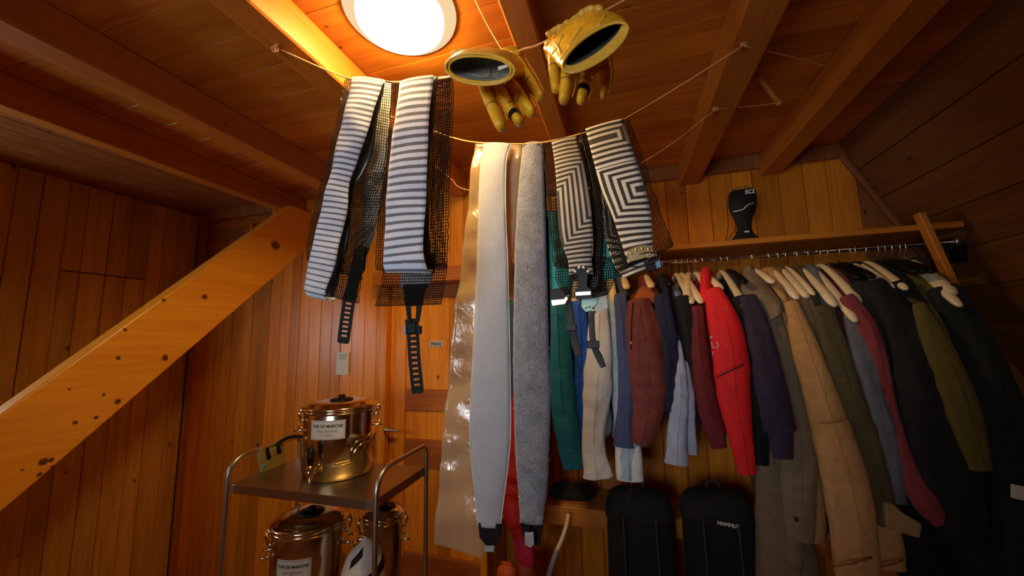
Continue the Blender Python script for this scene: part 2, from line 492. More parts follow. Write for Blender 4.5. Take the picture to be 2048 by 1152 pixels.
M_bar2 = plush_stripes('striped plush wide', 'bars', (0.56, 0.595, 0.70), (0.10, 0.108, 0.14), 0.185)
M_nestL = plush_stripes('nested stripes left', 'nest_left', (0.46, 0.41, 0.37), (0.018, 0.016, 0.016), 0.1667)
M_nestR = plush_stripes('nested stripes right', 'nest_right', (0.64, 0.60, 0.56), (0.020, 0.018, 0.02), 0.178)
M_grey1 = cloth('grey plush smooth', (0.40, 0.40, 0.43), 0.9, 900, 0.25, 0.30, 0.3, 0.02, 0.12)
M_grey2 = cloth('grey plush salt and pepper', (0.20, 0.20, 0.23), 0.9, 420, 0.5, 0.95, 0.3, 0.02, 0.2)
M_edge = plain('pale edge', (0.75, 0.70, 0.60), 0.8)
M_glue = plain('dark glue side', (0.012, 0.012, 0.014), 0.3)
M_offw = cloth('off-white plush', (0.62, 0.58, 0.50), 0.9, 700, 0.3)
M_teal = plain('teal release sheet', (0.015, 0.36, 0.28), 0.35)

# ------------------------------------------------------------------ setting: floor, ceiling, walls
ZC = CZ + 1.05        # ceiling
ZB = CZ + 0.92        # beam undersides
YP = 2.15             # plank wall and door
YR = 2.47             # wall behind the clothes
XL = -3.32            # left wall
XK = -1.54            # plank wall / door corner
XA = -0.80            # left side of the clothes alcove
X0 = 1.22             # ridge of the leaning right wall at the ceiling
SL = 0.48             # its lean

def planks(parent, n, first, step, maker, mat, name='plank', jit=0.0):
    """n plank objects sharing one mesh, copied along step"""
    V, Fc = maker
    o = obj(name, V, Fc, mat, parent, False)
    out = [o]
    for i in range(1, n):
        c = o.copy(); COL.objects.link(c)
        c.location = Vector(step) * i
        out.append(c)
    for i, c in enumerate(out):
        c.location = Vector(c.location) + Vector(first) * 0
        if jit:
            d = Vector(step).normalized()
            # proud or recessed by a hair
            nrm = Vector((0, 0, 1)).cross(d) if abs(d.z) < 0.5 else Vector((1, 0, 0))
            c.location += nrm * random.uniform(-jit, jit)
    return out

# floor
fl = empty('floor', (-1, 0.4, 0), kind='structure')
obj('subfloor', *box(-3.4, -1.7, -0.06, 2.6, 2.6, -0.022), M_gap, fl, False)
planks(fl, 43, (0, 0, 0), (0.14, 0, 0), box(-3.4, -1.7, -0.022, -3.263, 2.6, 0.0, 0.003), M_floor, 'board')

# ceiling: boards run across the beams
ce = empty('ceiling', (-0.5, 0.4, ZC), kind='structure')
obj('upper_deck', *box(-3.4, -1.7, ZC + 0.022, 1.5, 2.6, ZC + 0.06), M_gap, ce, False)
planks(ce, 29, (0, 0, 0), (0, 0.148, 0), box(-2.24, -1.66, ZC, 1.40, -1.5130, ZC + 0.022, 0.0014), M_ceil, 'board')
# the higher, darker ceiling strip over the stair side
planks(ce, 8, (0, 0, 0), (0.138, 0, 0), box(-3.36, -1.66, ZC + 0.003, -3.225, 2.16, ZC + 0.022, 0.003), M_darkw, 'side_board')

# left wall with a window beside the camera
wl = empty('wall_left', (XL, 0.4, 0), kind='structure')
obj('backing', *box(XL - 0.10, 0.86, 0, XL - 0.022, 2.2, ZC), M_gap, wl, False)
obj('backing', *box(XL - 0.10, -1.7, 0, XL - 0.022, -0.36, ZC), M_gap, wl, False)
obj('backing', *box(XL - 0.10, -0.36, 0, XL - 0.022, 0.86, 1.0 + DZ), M_gap, wl, False)
obj('backing', *box(XL - 0.10, -0.36, 2.1 + DZ, XL - 0.022, 0.86, ZC), M_gap, wl, False)
y = 2.15
first = True
proto = {}
def plank_at(key, maker, name, mat, parent, loc):
    if key not in proto:
        V, Fc = maker
        me = bpy.data.meshes.new(name); me.from_pydata([tuple(v) for v in V], [], Fc); me.materials.append(mat)
        proto[key] = me
    o = bpy.data.objects.new(name, proto[key]); COL.objects.link(o); o.parent = parent
    o.location = Vector(loc) - ORG[parent.name]
    return o
random.seed(3)
wid = [0.105, 0.125, 0.090, 0.115]
i = 0
while y > -1.6:
    w = wid[i % 4]; i += 1
    y -= w
    dx = random.uniform(-0.004, 0.003)
    if -0.40 < y < 0.86 - 0.02:
        plank_at(('a', w), box(-0.022, 0.0015, 0, 0, w - 0.0015, 1.0 + DZ, 0.003), 'plank', M_walll, wl, (XL + dx, y, 0))
        plank_at(('b', w), box(-0.022, 0.0015, 0, 0, w - 0.0015, ZC - 2.1 - DZ, 0.003), 'plank', M_walll, wl, (XL + dx, y, 2.1 + DZ))
    elif 1.30 < y < 1.80:      # butt joint in a few planks
        plank_at(('c', w), box(-0.022, 0.0015, 0, 0, w - 0.0015, 1.92 + DZ, 0.003), 'plank', M_walll, wl, (XL + dx, y, 0))
        plank_at(('d', w), box(-0.022, 0.0015, 0, 0, w - 0.0015, ZC - 1.926 - DZ, 0.003), 'plank', M_walll, wl, (XL + dx + 0.002, y, 1.926 + DZ))
    else:
        plank_at(('e', w), box(-0.022, 0.0015, 0, 0, w - 0.0015, ZC, 0.003), 'plank', M_walll, wl, (XL + dx, y, 0))
wn = empty('window_1', (XL - 0.05, 0.25, 1.0 + DZ), kind='structure')
fb = MB()
for a in (box(XL - 0.08, -0.36, 1.0 + DZ, XL + 0.012, -0.29, 2.1 + DZ, .004), box(XL - 0.08, 0.79, 1.0 + DZ, XL + 0.012, 0.86, 2.1 + DZ, .004),
          box(XL - 0.08, -0.29, 1.0 + DZ, XL + 0.012, 0.79, 1.07 + DZ, .004), box(XL - 0.08, -0.29, 2.03 + DZ, XL + 0.012, 0.79, 2.1 + DZ, .004),
          box(XL - 0.06, 0.23, 1.07 + DZ, XL + 0.0, 0.27, 2.03 + DZ, .004)): fb.add(*a)
fb.build('window_frame', M_woodx, wn, False)

# plank wall facing the camera (left of the door)
wb = empty('wall_back', (-2.4, YP, 0), kind='structure')
obj('backing', *box(XL - 0.1, YP + 0.022, 0, XK, YP + 0.06, ZC), M_gap, wb, False)
x = XL; i = 0
while x < XK - 0.03:
    w = [0.088, 0.102, 0.094, 0.080][i % 4]; i += 1
    w = min(w, XK - x)
    plank_at(('f', round(w, 4)), box(0.0012, 0, 0, w - 0.0012, 0.022, ZC, 0.003), 'plank', M_wallz, wb, (x, YP + random.uniform(-.003, .003), 0))
    x += w
# wall over the door, and behind the clothes
obj('backing', *box(XK, YP + 0.07, 1.80 + DZ, XA, YP + 0.11, ZC), M_gap, wb, False)
x = XK; i = 0
while x < XA - 0.02:
    w = min(0.096, XA - x)
    plank_at(('g', round(w, 4)), box(0.0012, 0, 0, w - 0.0012, 0.022, ZC - 1.84 - DZ, 0.003), 'plank', M_wallz, wb, (x, YP + 0.045, 1.84 + DZ))
    x += w
wr = empty('wall_rear', (0.4, YR, 0), kind='structure')
obj('backing', *box(XA - 0.05, YR + 0.022, 0, 2.7, YR + 0.06, ZC), M_gap, wr, False)
x = XA; i = 0
while x < 1.20:
    w = [0.112, 0.135, 0.124][i % 3]; i += 1
    plank_at(('h', w), box(0.0015, 0, 0, w - 0.0015, 0.022, ZC, 0.003), 'plank', M_wallz, wr, (x, YR + random.uniform(-.003, .003), 0))
    x += w
while x < 2.6:  # darker planks: shade at the right end is put into their colour
    w = 0.14
    plank_at(('hd', w), box(0.0015, 0, 0, w - 0.0015, 0.022, ZC, 0.003), 'plank', M_darkw, wr, (x, YR, 0))
    x += w
# side cheek of the alcove
wc = empty('wall_side', (XA, 2.3, 0), kind='structure')
for k in range(3):
    plank_at(('cheek',), box(-0.04, 0.001, 0, 0, 0.115, ZC, 0.003), 'plank', M_wallz, wc, (XA, YP - 0.03 + k * 0.117, 0))
# right wall leans outwards: boards run lengthwise
wq = empty('wall_right', (1.5, 0.4, 0), kind='structure')
al = math.atan(SL)
mr = Matrix.Translation((X0, 0, ZC)) @ Matrix.Rotation(-al, 4, 'Y')
def right_x(z): return X0 + (ZC - z) * SL
V, Fc = xf(box(0.022, -1.7, -3.3, 0.06, 2.6, 0.04), mr)
obj('backing', V, Fc, M_gap, wq, False)
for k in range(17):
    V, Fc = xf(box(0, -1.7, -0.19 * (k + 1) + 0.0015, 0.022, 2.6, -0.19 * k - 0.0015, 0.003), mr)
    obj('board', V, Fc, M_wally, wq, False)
# wall behind the camera with a window
wf = empty('wall_front', (-1, -1.7, 0), kind='structure')
for a in (box(-3.4, -1.75, 0, -1.4, -1.70, ZC), box(-0.2, -1.75, 0, 2.7, -1.70, ZC), box(-1.4, -1.75, 0, -0.2, -1.70, 0.95 + DZ), box(-1.4, -1.75, 1.95 + DZ, -0.2, -1.70, ZC)):
    obj('panel', *a, M_darkw, wf, False)
wn = empty('window_2', (-0.8, -1.7, 0.95 + DZ), kind='structure')
fb = MB()
for a in (box(-1.4, -1.76, 0.95 + DZ, -1.33, -1.68, 1.95 + DZ, .004), box(-0.27, -1.76, 0.95 + DZ, -0.2, -1.68, 1.95 + DZ, .004),
          box(-1.33, -1.76, 0.95 + DZ, -0.27, -1.68, 1.02 + DZ, .004), box(-1.33, -1.76, 1.88 + DZ, -0.27, -1.68, 1.95 + DZ, .004)): fb.add(*a)
fb.build('window_frame', M_woodx, wn, False)

# ceiling beams
def beam(xc, w, lab, y1, zb=ZB):
    V, Fc = box(xc - w / 2, -1.68, zb, xc + w / 2, y1, ZC, 0.006)
    o = obj('ceiling_beam', V, Fc, M_beam, None, False)
    return tag(o, lab, 'beam', 'ceiling beams')
beam(-1.690, 0.115, 'shadowy pine ceiling beam farthest left, the dim one beyond the lit beam by the lamp', YP - 0.002)
beam(-0.977, 0.108, 'pine ceiling beam glowing yellow on the side facing the round lamp', YP - 0.002)
beam(-0.240, 0.082, 'orange pine ceiling beam passing behind the two yellow gloves', YR - 0.002)
beam(0.447, 0.120, 'dark reddish pine ceiling beam with two eye hooks holding the cords', YR - 0.002)
beam(0.890, 0.112, 'dim pine ceiling beam nearest the leaning right wall', YR - 0.002)
# edge board of the stair opening, dark header added for the shade atop the rear wall
o = obj('trim_1', *box(-2.30, -1.68, ZB, -2.22, YP - 0.002, ZC, 0.005), M_beam, None, False); tag(o, kind='structure')
o = obj('trim_2', *box(XA, YR - 0.035, ZC - 0.085, right_x(ZC - .08), YR - 0.001, ZC - 0.001, 0.004), M_darkw, None, False); tag(o, kind='structure')
V, Fc = xf(box(-0.025, YR - 0.03, -0.75, 0.0, YR - 0.004, -0.06, 0.003), mr)
o = obj('trim_3', V, Fc, M_darkw, None, False); tag(o, kind='structure')

# ------------------------------------------------------------------ stair stringer on the left
XS = -2.10
def stry(py_pts):
    return py_pts
def onx(px, py, X):
    a = (px - 1024.0) / F; b = (py - 576.0) / F
    d = [R[0][i] * a + R[1][i] * b + R[2][i] for i in range(3)]
    k = X / d[0]
    return Vector((X, d[1] * k, CZ + d[2] * k))
lo0 = onx(0, 1026, XS); lo1 = onx(606, 504, XS); up0 = onx(0, 842, XS); up1 = onx(556, 432, XS)
dlo = (lo1 - lo0).normalized(); dup = (up1 - up0).normalized()
lo0 = lo0 - dlo * 0.95
tt = (YP - 0.004 - lo0.y) / dlo.y; lo1 = lo0 + dlo * tt
up0 = up0 - dlo * 0.95
up1 = onx(556, 432, XS)
zt = ZB - 0.003
t2 = (zt - up1.z) / dup.z; up1b = up1 + dup * min(t2, (YP - 0.004 - up1.y) / dup.y)
TH = 0.075
ring = [lo0, lo1, Vector((XS, YP - 0.004, max(up1b.z, lo1.z + 0.02))), up1b, up0]
V = [Vector((p.x, p.y, p.z)) for p in ring] + [Vector((p.x - TH, p.y, p.z)) for p in ring]
n = len(ring)
Fc = [tuple(range(n)), tuple(range(2 * n - 1, n - 1, -1))] + [(i, i + n, (i + 1) % n + n, (i + 1) % n) for i in range(n)]
xs_ = [v.x for v in V]; ys_ = [v.y for v in V]; zs_ = [v.z for v in V]
so = Vector(((min(xs_) + max(xs_)) / 2, (min(ys_) + max(ys_)) / 2, min(zs_)))
SP = []
for px, py, rk in ((88, 922, 21), (104, 918, 13), (78, 950, 13), (105, 935, 12), (46, 939, 9), (150, 846, 13), (192, 835, 12), (140, 778, 8), (235, 716, 11), (236, 803, 14), (208, 789, 8), (330, 716, 14), (250, 660, 10), (410, 594, 13), (328, 601, 9), (551, 491, 18)):
    w_ = onx(px, py, XS); w2 = onx(px + rk, py, XS)
    SP.append((tuple(w_ - so + Vector((.01, .01, .01))), (w2 - w_).length * .55))
M_string2 = wood('stair stringer pine knotty', (0.95, 0.42, 0.035), (0.80, 0.29, 0.018), 1, 0.36, 0.0, 0.05, 0.8, (0.075, 0.020, 0.005), SP)
st = obj('stair_stringer', V, Fc, M_string2, None, False)
bv = st.modifiers.new('bevel', 'BEVEL'); bv.width = 0.006; bv.segments = 2
tag(st, 'thick diagonal pine stair stringer rising along the left wall', 'stair stringer')

# small barred hatch high on the plank wall, above the stringer
hx0 = at(425, 450, YP - 0.01).x; hz1 = at(480, 424, YP).z
ht = empty('wall_hatch', (hx0 + .25, YP - 0.02, CZ + .55), 'dark panelled hatch frame high on the plank wall above the stringer', 'hatch')
b = MB()
b.add(*box(hx0 - 0.10, YP - 0.055, hz1 - 0.06, hx0 + 0.72, YP - 0.004, hz1 + 0.02, .004))
b.add(*box(hx0 - 0.10, YP - 0.045, CZ + 0.30, hx0 - 0.02, YP - 0.004, hz1 - 0.06, .004))
b.build('frame', M_darkw, ht, False)
for k in range(3):
    z1 = hz1 - 0.075 - 0.155 * k
    obj('panel', *box(hx0, YP - 0.022, z1 - 0.062, hx0 + 0.62, YP - 0.006, z1, .003), M_rail, ht, False)
    obj('panel', *box(hx0, YP - 0.014, z1 - 0.150, hx0 + 0.62, YP - 0.006, z1 - .066, .003), M_darkw, ht, False)
p0 = at(546, 418, 2.04); p1 = at(540, 452, 2.04)
obj('bar', *box(p0.x - .016, 2.05, p1.z - .02, p0.x + .012, 2.095, hz1 + .0, .003), M_wallz, ht, False)
p0 = at(499, 446, 2.08); p1 = at(498, 462, 2.08)
obj('bar', *box(p0.x - .012, 2.09, p1.z - .03, p0.x + .008, 2.125, p0.z, .003), M_wallz, ht, False)

# ------------------------------------------------------------------ door on the right of the plank wall
YD = YP + 0.03
dr = empty('door_1', ((XK + XA) / 2, YD, 0), kind='structure')
dx0, dx1 = XK + 0.055, XA - 0.04
dz1 = 1.80 + DZ
b = MB()
for a in (box(XK, YP - 0.015, 0, XK + 0.052, YD + 0.05, dz1 + 0.05, .004), box(XK + .052, YP - 0.012, dz1, XA - .04, YD + 0.05, dz1 + 0.05, .004)):
    b.add(*a)
b.build('door_frame', M_wallz, dr, False)
leaf = obj('door_leaf', *box(dx0 + 0.11, YD + 0.012, 0.01, dx1, YD + 0.035, dz1), M_gap, dr, False)
obj('stile', *box(dx0, YD, 0.01, dx0 + 0.112, YD + 0.04, dz1, .003), M_wallz, dr, False)
def dz(py): return at(850, py, YD).z
zs = [dz(596), dz(780), dz(822), dz(880), dz(935), dz(1085), dz(1110)]
def rail(z0, z1, mat=M_rail, nm='rail'):
    obj(nm, *box(dx0 + 0.112, YD - 0.004, z0, dx1, YD + 0.04, z1, .003), mat, dr, False)
rail(dz(596), dz1); rail(zs[2], zs[1]); rail(zs[4], zs[3]); rail(0.01, zs[6])
for z0, z1 in ((zs[1], zs[0]), (zs[3], zs[2]), (zs[6], zs[4])):
    x = dx0 + 0.113
    while x < dx1 - 0.02:
        w = min(0.155, dx1 - x)
        obj('panel', *box(x + .0008, YD + 0.006, z0 + .001, x + w - .0008, YD + 0.02, z1 - .001, .002), M_wallz, dr, False)
        x += w
hp = at(775, 858, YD)
hb = MB()
pl = at(775, 880, YD)
hb.add(*box(pl.x - 0.012, YD - 0.008, pl.z - 0.055, pl.x + 0.014, YD, pl.z + 0.11, .003))
plate = hb.build('handle_plate', M_satin, dr, False)
lv = at(778, 855, YD)
V, Fc = tube(cr([(lv.x, YD - 0.005, lv.z), (lv.x, YD - 0.045, lv.z), (lv.x + 0.02, YD - 0.055, lv.z), (lv.x + 0.10, YD - 0.055, lv.z - 0.004)], 5), 0.009, 10)
obj('door_handle', V, Fc, M_satin, dr)
# sign and paper
sg = at(873, 688, YD + 0.004)
sroot = empty('door_sign', (sg.x, YD + 0.004, sg.z), 'small pale PRIVE sign stuck on the wooden door', 'sign')
hw = pw(26, 873, 688, YD) / 2; hh = pw(11, 873, 688, YD) / 2
sgp = obj('plate', *box(sg.x - hw, YD + 0.000, sg.z - hh, sg.x + hw, YD + 0.005, sg.z + hh), M_sign, sroot, False)
flat_text('PRIVE', 0.030, (sg.x, YD - 0.0008, sg.z - 0.002), (1, 0, 0), (0, 0, 1), M_ink, sgp, 0.0006)
pp = at(685, 727, YP - 0.004)
hw = pw(25, 685, 727, YP) / 2; hh = pw(37, 685, 727, YP) / 2
proot = empty('notice_paper', (pp.x, YP - 0.005, pp.z), 'white paper notice pinned on the plank wall left of the door', 'paper')
psh = obj('sheet', *box(pp.x - hw, YP - 0.0055, pp.z - hh, pp.x + hw, YP - 0.0045, pp.z + hh), M_paper, proot, False)
b = MB()
for k in range(3):
    w = hw * (0.55 if k else 0.7)
    b.add(*box(pp.x - w, YP - 0.0062, pp.z + hh * .74 - k * .012, pp.x + w, YP - 0.0056, pp.z + hh * .74 - k * .012 + .004))
b.build('print_lines', M_inkg, psh, False)
# ledge above the door
o = obj('door_ledge', *box(XK + 0.01, 2.03, CZ + 0.345, XA - 0.002, YP + 0.02, CZ + 0.435, 0.005), M_rail, None, False)
tag(o, 'brown wooden ledge across the top of the door, behind the striped skins', 'ledge')

# ------------------------------------------------------------------ ceiling lamp
lx, ly = -0.632, 0.945
lp = empty('ceiling_lamp', (lx, ly, ZC), 'round white glowing ceiling lamp between two beams', 'lamp')
V, Fc = lathe([(0.135, -0.012), (0.172, -0.011), (0.177, -0.006), (0.178, 0.0)], lx, ly, 64, ZC)
obj('ring', V, Fc[:-2], emit('lamp ring glow', (1.0, 0.70, 0.38), 0.95), lp)
V, Fc = lathe([(0.001, -0.062), (0.05, -0.0605), (0.09, -0.057), (0.12, -0.050), (0.136, -0.038), (0.138, -0.028), (0.137, -0.011)], lx, ly, 64, ZC)
M_lamp = emit('lamp glow', LAMP_COLOR, LAMP_STRENGTH)
obj('diffuser', V, Fc, M_lamp, lp)

# ------------------------------------------------------------------ shelf, rod and bench of the clothes alcove
ZSH = CZ + 0.468
YF = 2.10
o = obj('hat_shelf', *box(XA + 0.002, YF, ZSH - 0.028, right_x(ZSH) - 0.03, YR - 0.004, ZSH, 0.003), M_woodx, None, False)
tag(o, 'long wooden hat shelf above the chrome clothes rod', 'shelf')
ZR = CZ + 0.385
YRD = 2.15
rd = empty('clothes_rod', (0.3, YRD, ZR), 'chrome clothes rod under the hat shelf, full of hangers', 'rod')
V, Fc = tube([(XA + 0.002, YRD, ZR), (right_x(ZR) - 0.075, YRD, ZR)], 0.0125, 14)
obj('tube', V, Fc, M_wire, rd)
V, Fc = tube([(right_x(ZR) - 0.090, YRD, ZR), (right_x(ZR) - 0.072, YRD, ZR)], 0.024, 16)
obj('end_socket', V, Fc, M_satin, rd)
# upright at the right end of the rack: follows the leaning wall
pa = at(1836, 440, 2.07); pb = at(1890, 555, 2.07)
dd = (pb - pa) / (pb.z - pa.z)
def cheek(z): return pa + dd * (z - pa.z)
V = []
for z in (pa.z + 0.03, 1.15):
    c = cheek(z)
    for x, yy in ((0.004, 2.055), (0.030, 2.055), (0.030, 2.096), (0.004, 2.096)): V.append((c.x + x, yy, z))
o = obj('rack_upright', V, [(0, 1, 2, 3), (7, 6, 5, 4), (0, 4, 5, 1), (1, 5, 6, 2), (2, 6, 7, 3), (3, 7, 4, 0)], M_woodx, None, False)
bv = o.modifiers.new('bevel', 'BEVEL'); bv.width = 0.003
tag(o, 'slanting wooden upright board closing the right end of the clothes rack', 'upright')
pb_ = at(1883, 507, 2.20)
bx_ = empty('wall_box', (pb_.x, 2.2, pb_.z), 'small black square box fixed beside the rack upright on the right', 'box')
obj('case', *box(pb_.x - .012, 2.17, pb_.z - .045, pb_.x + .075, 2.25, pb_.z + .045, .005), M_black, bx_, False)
obj('cover', *box(pb_.x - .002, 2.164, pb_.z - .033, pb_.x + .062, 2.172, pb_.z + .033, .002), M_rubber, bx_, False)
# bench
ZBN = CZ - 0.925
bn = empty('bench', (0.3, 2.3, 0), 'wooden bench board running under the hanging clothes', 'bench')
obj('seat_board', *box(XA + 0.004, 2.20, ZBN - 0.022, 1.62, YR - 0.012, ZBN, .004), M_woodx, bn, False)
obj('front_rail', *box(XA + 0.004, 2.172, ZBN - 0.10, 1.62, 2.20, ZBN + 0.0, .004), M_woodx, bn, False)
for x in (0.55, 1.45):
    obj('leg', *box(x, 2.205, 0, x + .06, 2.255, ZBN - .022, .003), M_woodx, bn, False)

# ------------------------------------------------------------------ cords
def cord(name, pts, r, label, n=10, knot=None):
    root = empty(name, pts[0], label, 'cord')
    V, Fc = tube(cr(pts, n), r, 8)
    obj('strand', V, Fc, M_cord, root)
    return root
def knot(root, p, r=0.006):
    b = MB()
    random.seed(int(abs(p.x) * 1000))
    for k in range(5):
        q = Vector(p) + Vector((random.uniform(-1, 1), random.uniform(-1, 1), random.uniform(-1, 1))) * r * 1.3
        pts = [q + Vector((math.cos(t), math.sin(t) * .8, math.sin(t + k) * .9)) * r for t in [j * 0.8 for j in range(9)]]
        b.add(*tube(pts, r * 0.42, 6))
    b.build('knot', M_cord, root)
K1 = atz(552, 95, ZB - 0.004)
c1p = [K1, at(695, 156, 0.945), at(790, 164, 0.955), at(890, 156, 0.94), at(975, 128, 0.83), at(1042, 100, 0.77), at(1088, 84, 0.755), at(1250, 0, 0.80), at(1330, -48, 0.86)]
C1 = cord('hanging_cord', c1p, 0.0024, 'front orange cord knotted to the lit beam, carrying striped skins and gloves', 8)
knot(C1, K1 + Vector((0, 0, -0.003)), 0.006)
c2a = atz(744, 220, ZB - 0.003); c2b = at(905, 275, 1.26)
c2p = [c2a, c2a.lerp(c2b, .33), c2a.lerp(c2b, .66), c2a.lerp(c2b, .9), c2b, at(945, 284, 1.24), at(1020, 288, 1.22), at(1085, 285, 1.21), at(1160, 268, 1.19), at(1250, 238, 1.17), at(1486, 92, 1.262)]
C2 = cord('hanging_cord', c2p, 0.0026, 'middle orange cord holding the grey and patterned skins, tied to the upper eye hook', 8)
e1 = at(1486, 84, 1.262)
knot(C2, e1 + Vector((0, 0, -0.008)), 0.006)
t1 = [at(1487, 92, 1.262), at(1580, 113, 1.45), atz(1667, 137, ZC - 0.002)]
V, Fc = tube(cr(t1, 6), 0.0018, 7); obj('loose_end', V, Fc, M_cord, C2)
c3a = atz(822, 291, ZB - 0.003); c3b = at(905, 360, 1.63)
c3p = [c3a, c3a.lerp(c3b, .33), c3a.lerp(c3b, .66), c3a.lerp(c3b, .9), c3b, at(936, 380, 1.60), at(1100, 398, 1.58), at(1285, 325, 1.57), at(1431, 219, 1.615)]
C3 = cord('hanging_cord', c3p, 0.0022, 'rear orange cord sagging behind the skins, tied to the lower eye hook', 8)
e2 = at(1431, 216, 1.615)
knot(C3, e2 + Vector((0, 0, -0.005)), 0.005)
pg1 = at(1556, 206, 1.72)
V, Fc = tube(cr([at(1431, 218, 1.615), at(1500, 213, 1.68), pg1], 6), 0.0016, 7); obj('loose_end', V, Fc, M_cord, C3)
c4p = [at(938, -26, 0.90), at(972, 44, 0.84), at(1006, 103, 0.79)]
C4 = cord('hanging_cord', c4p, 0.0018, 'thin pale cord rising from the left glove past the lamp', 6)
def eye(p, lab):
    rt = empty('eye_hook', (p.x, p.y, ZB), lab, 'hook', 'eye hooks')
    pts = [p + Vector((math.cos(t) * .007, 0, math.sin(t) * .009 + .004)) for t in [k * 2 * PI / 16 for k in range(17)]]
    V, Fc = tube(pts, 0.0016, 7, False); obj('eye', V, Fc, M_wire, rt)
    V, Fc = tube([p + Vector((0, 0, .012)), (p.x, p.y, ZB + 0.004)], 0.0018, 7); obj('shank', V, Fc, M_wire, rt)
eye(e1, 'small metal eye hook in the dark beam where the upper cord is tied')
eye(e2, 'small metal eye hook in the dark beam where the lower rear cord is tied')
q0 = at(1511, 147, 1.60); q1 = at(1561, 210, 1.73)
pgr = empty('toggle_peg', q0, 'small wooden toggle peg hanging at the end of the rear cord', 'peg')
V, Fc = tube([q0, q0.lerp(q1, .04), q0.lerp(q1, .96), q1], [0.006, 0.0095, 0.0095, 0.006], 10)
obj('stick', V, Fc, M_peg, pgr)
V, Fc = tube([q0.lerp(q1, .90), q0.lerp(q1, .94)], 0.0105, 10); obj('cord_wrap', V, Fc, M_cord, pgr)

# ------------------------------------------------------------------ striped climbing skins
def strap(name, pts, wpx, Y, mat, parent, slots, s0, s1, label=None, thick=0.0025):
    """rubber tail strap with real slots: pts pixel centreline, half width wpx"""
    P = cr(pts, 6); n = len(P)
    nu = 6
    V = []; Fc = []
    # arc length
    L = [0]
    for i in range(1, n): L.append(L[-1] + math.hypot(P[i][0] - P[i - 1][0], P[i][1] - P[i - 1][1]))
    tot = L[-1]
    def pos(s):
        s = max(0, min(tot, s))
        for i in range(1, n):
            if L[i] >= s - 1e-9:
                t = (s - L[i - 1]) / max(1e-6, L[i] - L[i - 1])
                x = P[i - 1][0] + (P[i][0] - P[i - 1][0]) * t; y = P[i - 1][1] + (P[i][1] - P[i - 1][1]) * t
                dx, dy = P[i][0] - P[i - 1][0], P[i][1] - P[i - 1][1]
                l = math.hypot(dx, dy); return x, y, -dy / l, dx / l
        return P[-1][0], P[-1][1], -1, 0
    cuts = [0.0]; hole = []
    for k in range(slots):
        c = s0 + (s1 - s0) * k / max(1, slots - 1)
        cuts += [c - 2.0, c + 2.0]; hole.append((c - 2.0, c + 2.0))
    cuts += [tot - 5, tot]
    cuts = sorted(set(cuts))
    rows = []
    for s in cuts:
        x, y, nx, ny = pos(s)
        w = wpx * (0.75 if s >= tot - 0.1 else 1.0)
        row = []
        for u in (-1, -0.5, 0.5, 1):
            row.append(len(V)); V.append(at(x + nx * w * u, y + ny * w * u, Y))
        rows.append(row)
    for i in range(len(rows) - 1):
        mid = (cuts[i] + cuts[i + 1]) / 2
        h = any(a < mid < b for a, b in hole)
        for j in range(3):
            if h and j == 1: continue
            Fc.append((rows[i][j], rows[i][j + 1], rows[i + 1][j + 1], rows[i + 1][j]))
    o = obj(name, V, Fc, mat, parent, False, None, label)
    solid(o, thick)
    return o
def poly_plate(name, pts, Y, t, mat, parent, label=None, bevel=0.001):
    V = [at(x, y, Y) for x, y in pts]; n = len(V)
    V += [v + Vector((0, t, 0)) for v in V]
    Fc = [tuple(range(n)), tuple(range(2 * n - 1, n - 1, -1))] + [(i, i + n, (i + 1) % n + n, (i + 1) % n) for i in range(n)]
    o = obj(name, V, Fc, mat, parent, False, None, label)
    if bevel:
        bv = o.modifiers.new('bevel', 'BEVEL'); bv.width = bevel; bv.segments = 2
    return o

# left striped skin
Y1 = 0.945
sk = empty('climbing_skin', at(735, 158, Y1), 'striped climbing skin hanging farthest left, short slotted strap below', 'climbing skin', 'striped climbing skins on the front cord')
sheet('plush_strip', [(705, 155, Y1, 768, 160, Y1), (691, 217, Y1 - .01, 746, 224, Y1 - .01), (679, 262, Y1 - .015, 733, 269, Y1 - .015), (669, 312, Y1 - .015, 716, 319, Y1 - .005), (658, 360, Y1 - .015, 699, 367, Y1 + .0), (645, 408, Y1 - .02, 696, 415, Y1 + .0),
                      (632, 460, Y1 - .02, 684, 468, Y1), (621, 512, Y1 - .025, 672, 521, Y1 - .01), (610, 564, Y1 - .03, 654, 575, Y1 - .02), (610, 584, Y1 - .03, 649, 594, Y1 - .022), (622, 594, Y1 - .015, 660, 602, Y1 - .005), (640, 592, Y1 + .01, 674, 596, Y1 + .02)],
      M_bar1, sk, 0.0022, nu=10, nv=8, bulge=0.008, wob=0.006, seed=1)
sheet('glue_side', [(709, 158, Y1 + .006, 772, 162, Y1 + .006), (712, 240, Y1 + .012, 756, 236, Y1 + .012), (702, 320, Y1 + .02, 742, 318, Y1 + .02), (680, 400, Y1 + .02, 705, 382, Y1 + .02),
                    (668, 470, Y1 + .02, 698, 462, Y1 + .02), (652, 550, Y1 + .02, 680, 545, Y1 + .02), (646, 592, Y1 + .02, 668, 596, Y1 + .02)], M_glue, sk, 0.002, nu=4, nv=5, wob=.006, seed=2)
net('net_backing', [(692, 157, Y1 + .012, 786, 165, Y1 + .012), (680, 215, Y1 + .015, 779, 240, Y1 + .015), (657, 310, Y1 + .02, 772, 330, Y1 + .02), (633, 400, Y1 + .025, 740, 420, Y1 + .02),
                    (618, 470, Y1 + .03, 728, 500, Y1 + .025), (614, 520, Y1 + .03, 722, 560, Y1 + .03)], M_netlit, sk, seed=3)
net('net_tail', [(700, 350, Y1 + .035, 778, 345, Y1 + .035), (690, 430, Y1 + .035, 757, 430, Y1 + .035), (672, 520, Y1 + .03, 733, 510, Y1 + .035), (656, 592, Y1 + .03, 716, 606, Y1 + .03)], M_net, sk, seed=4)
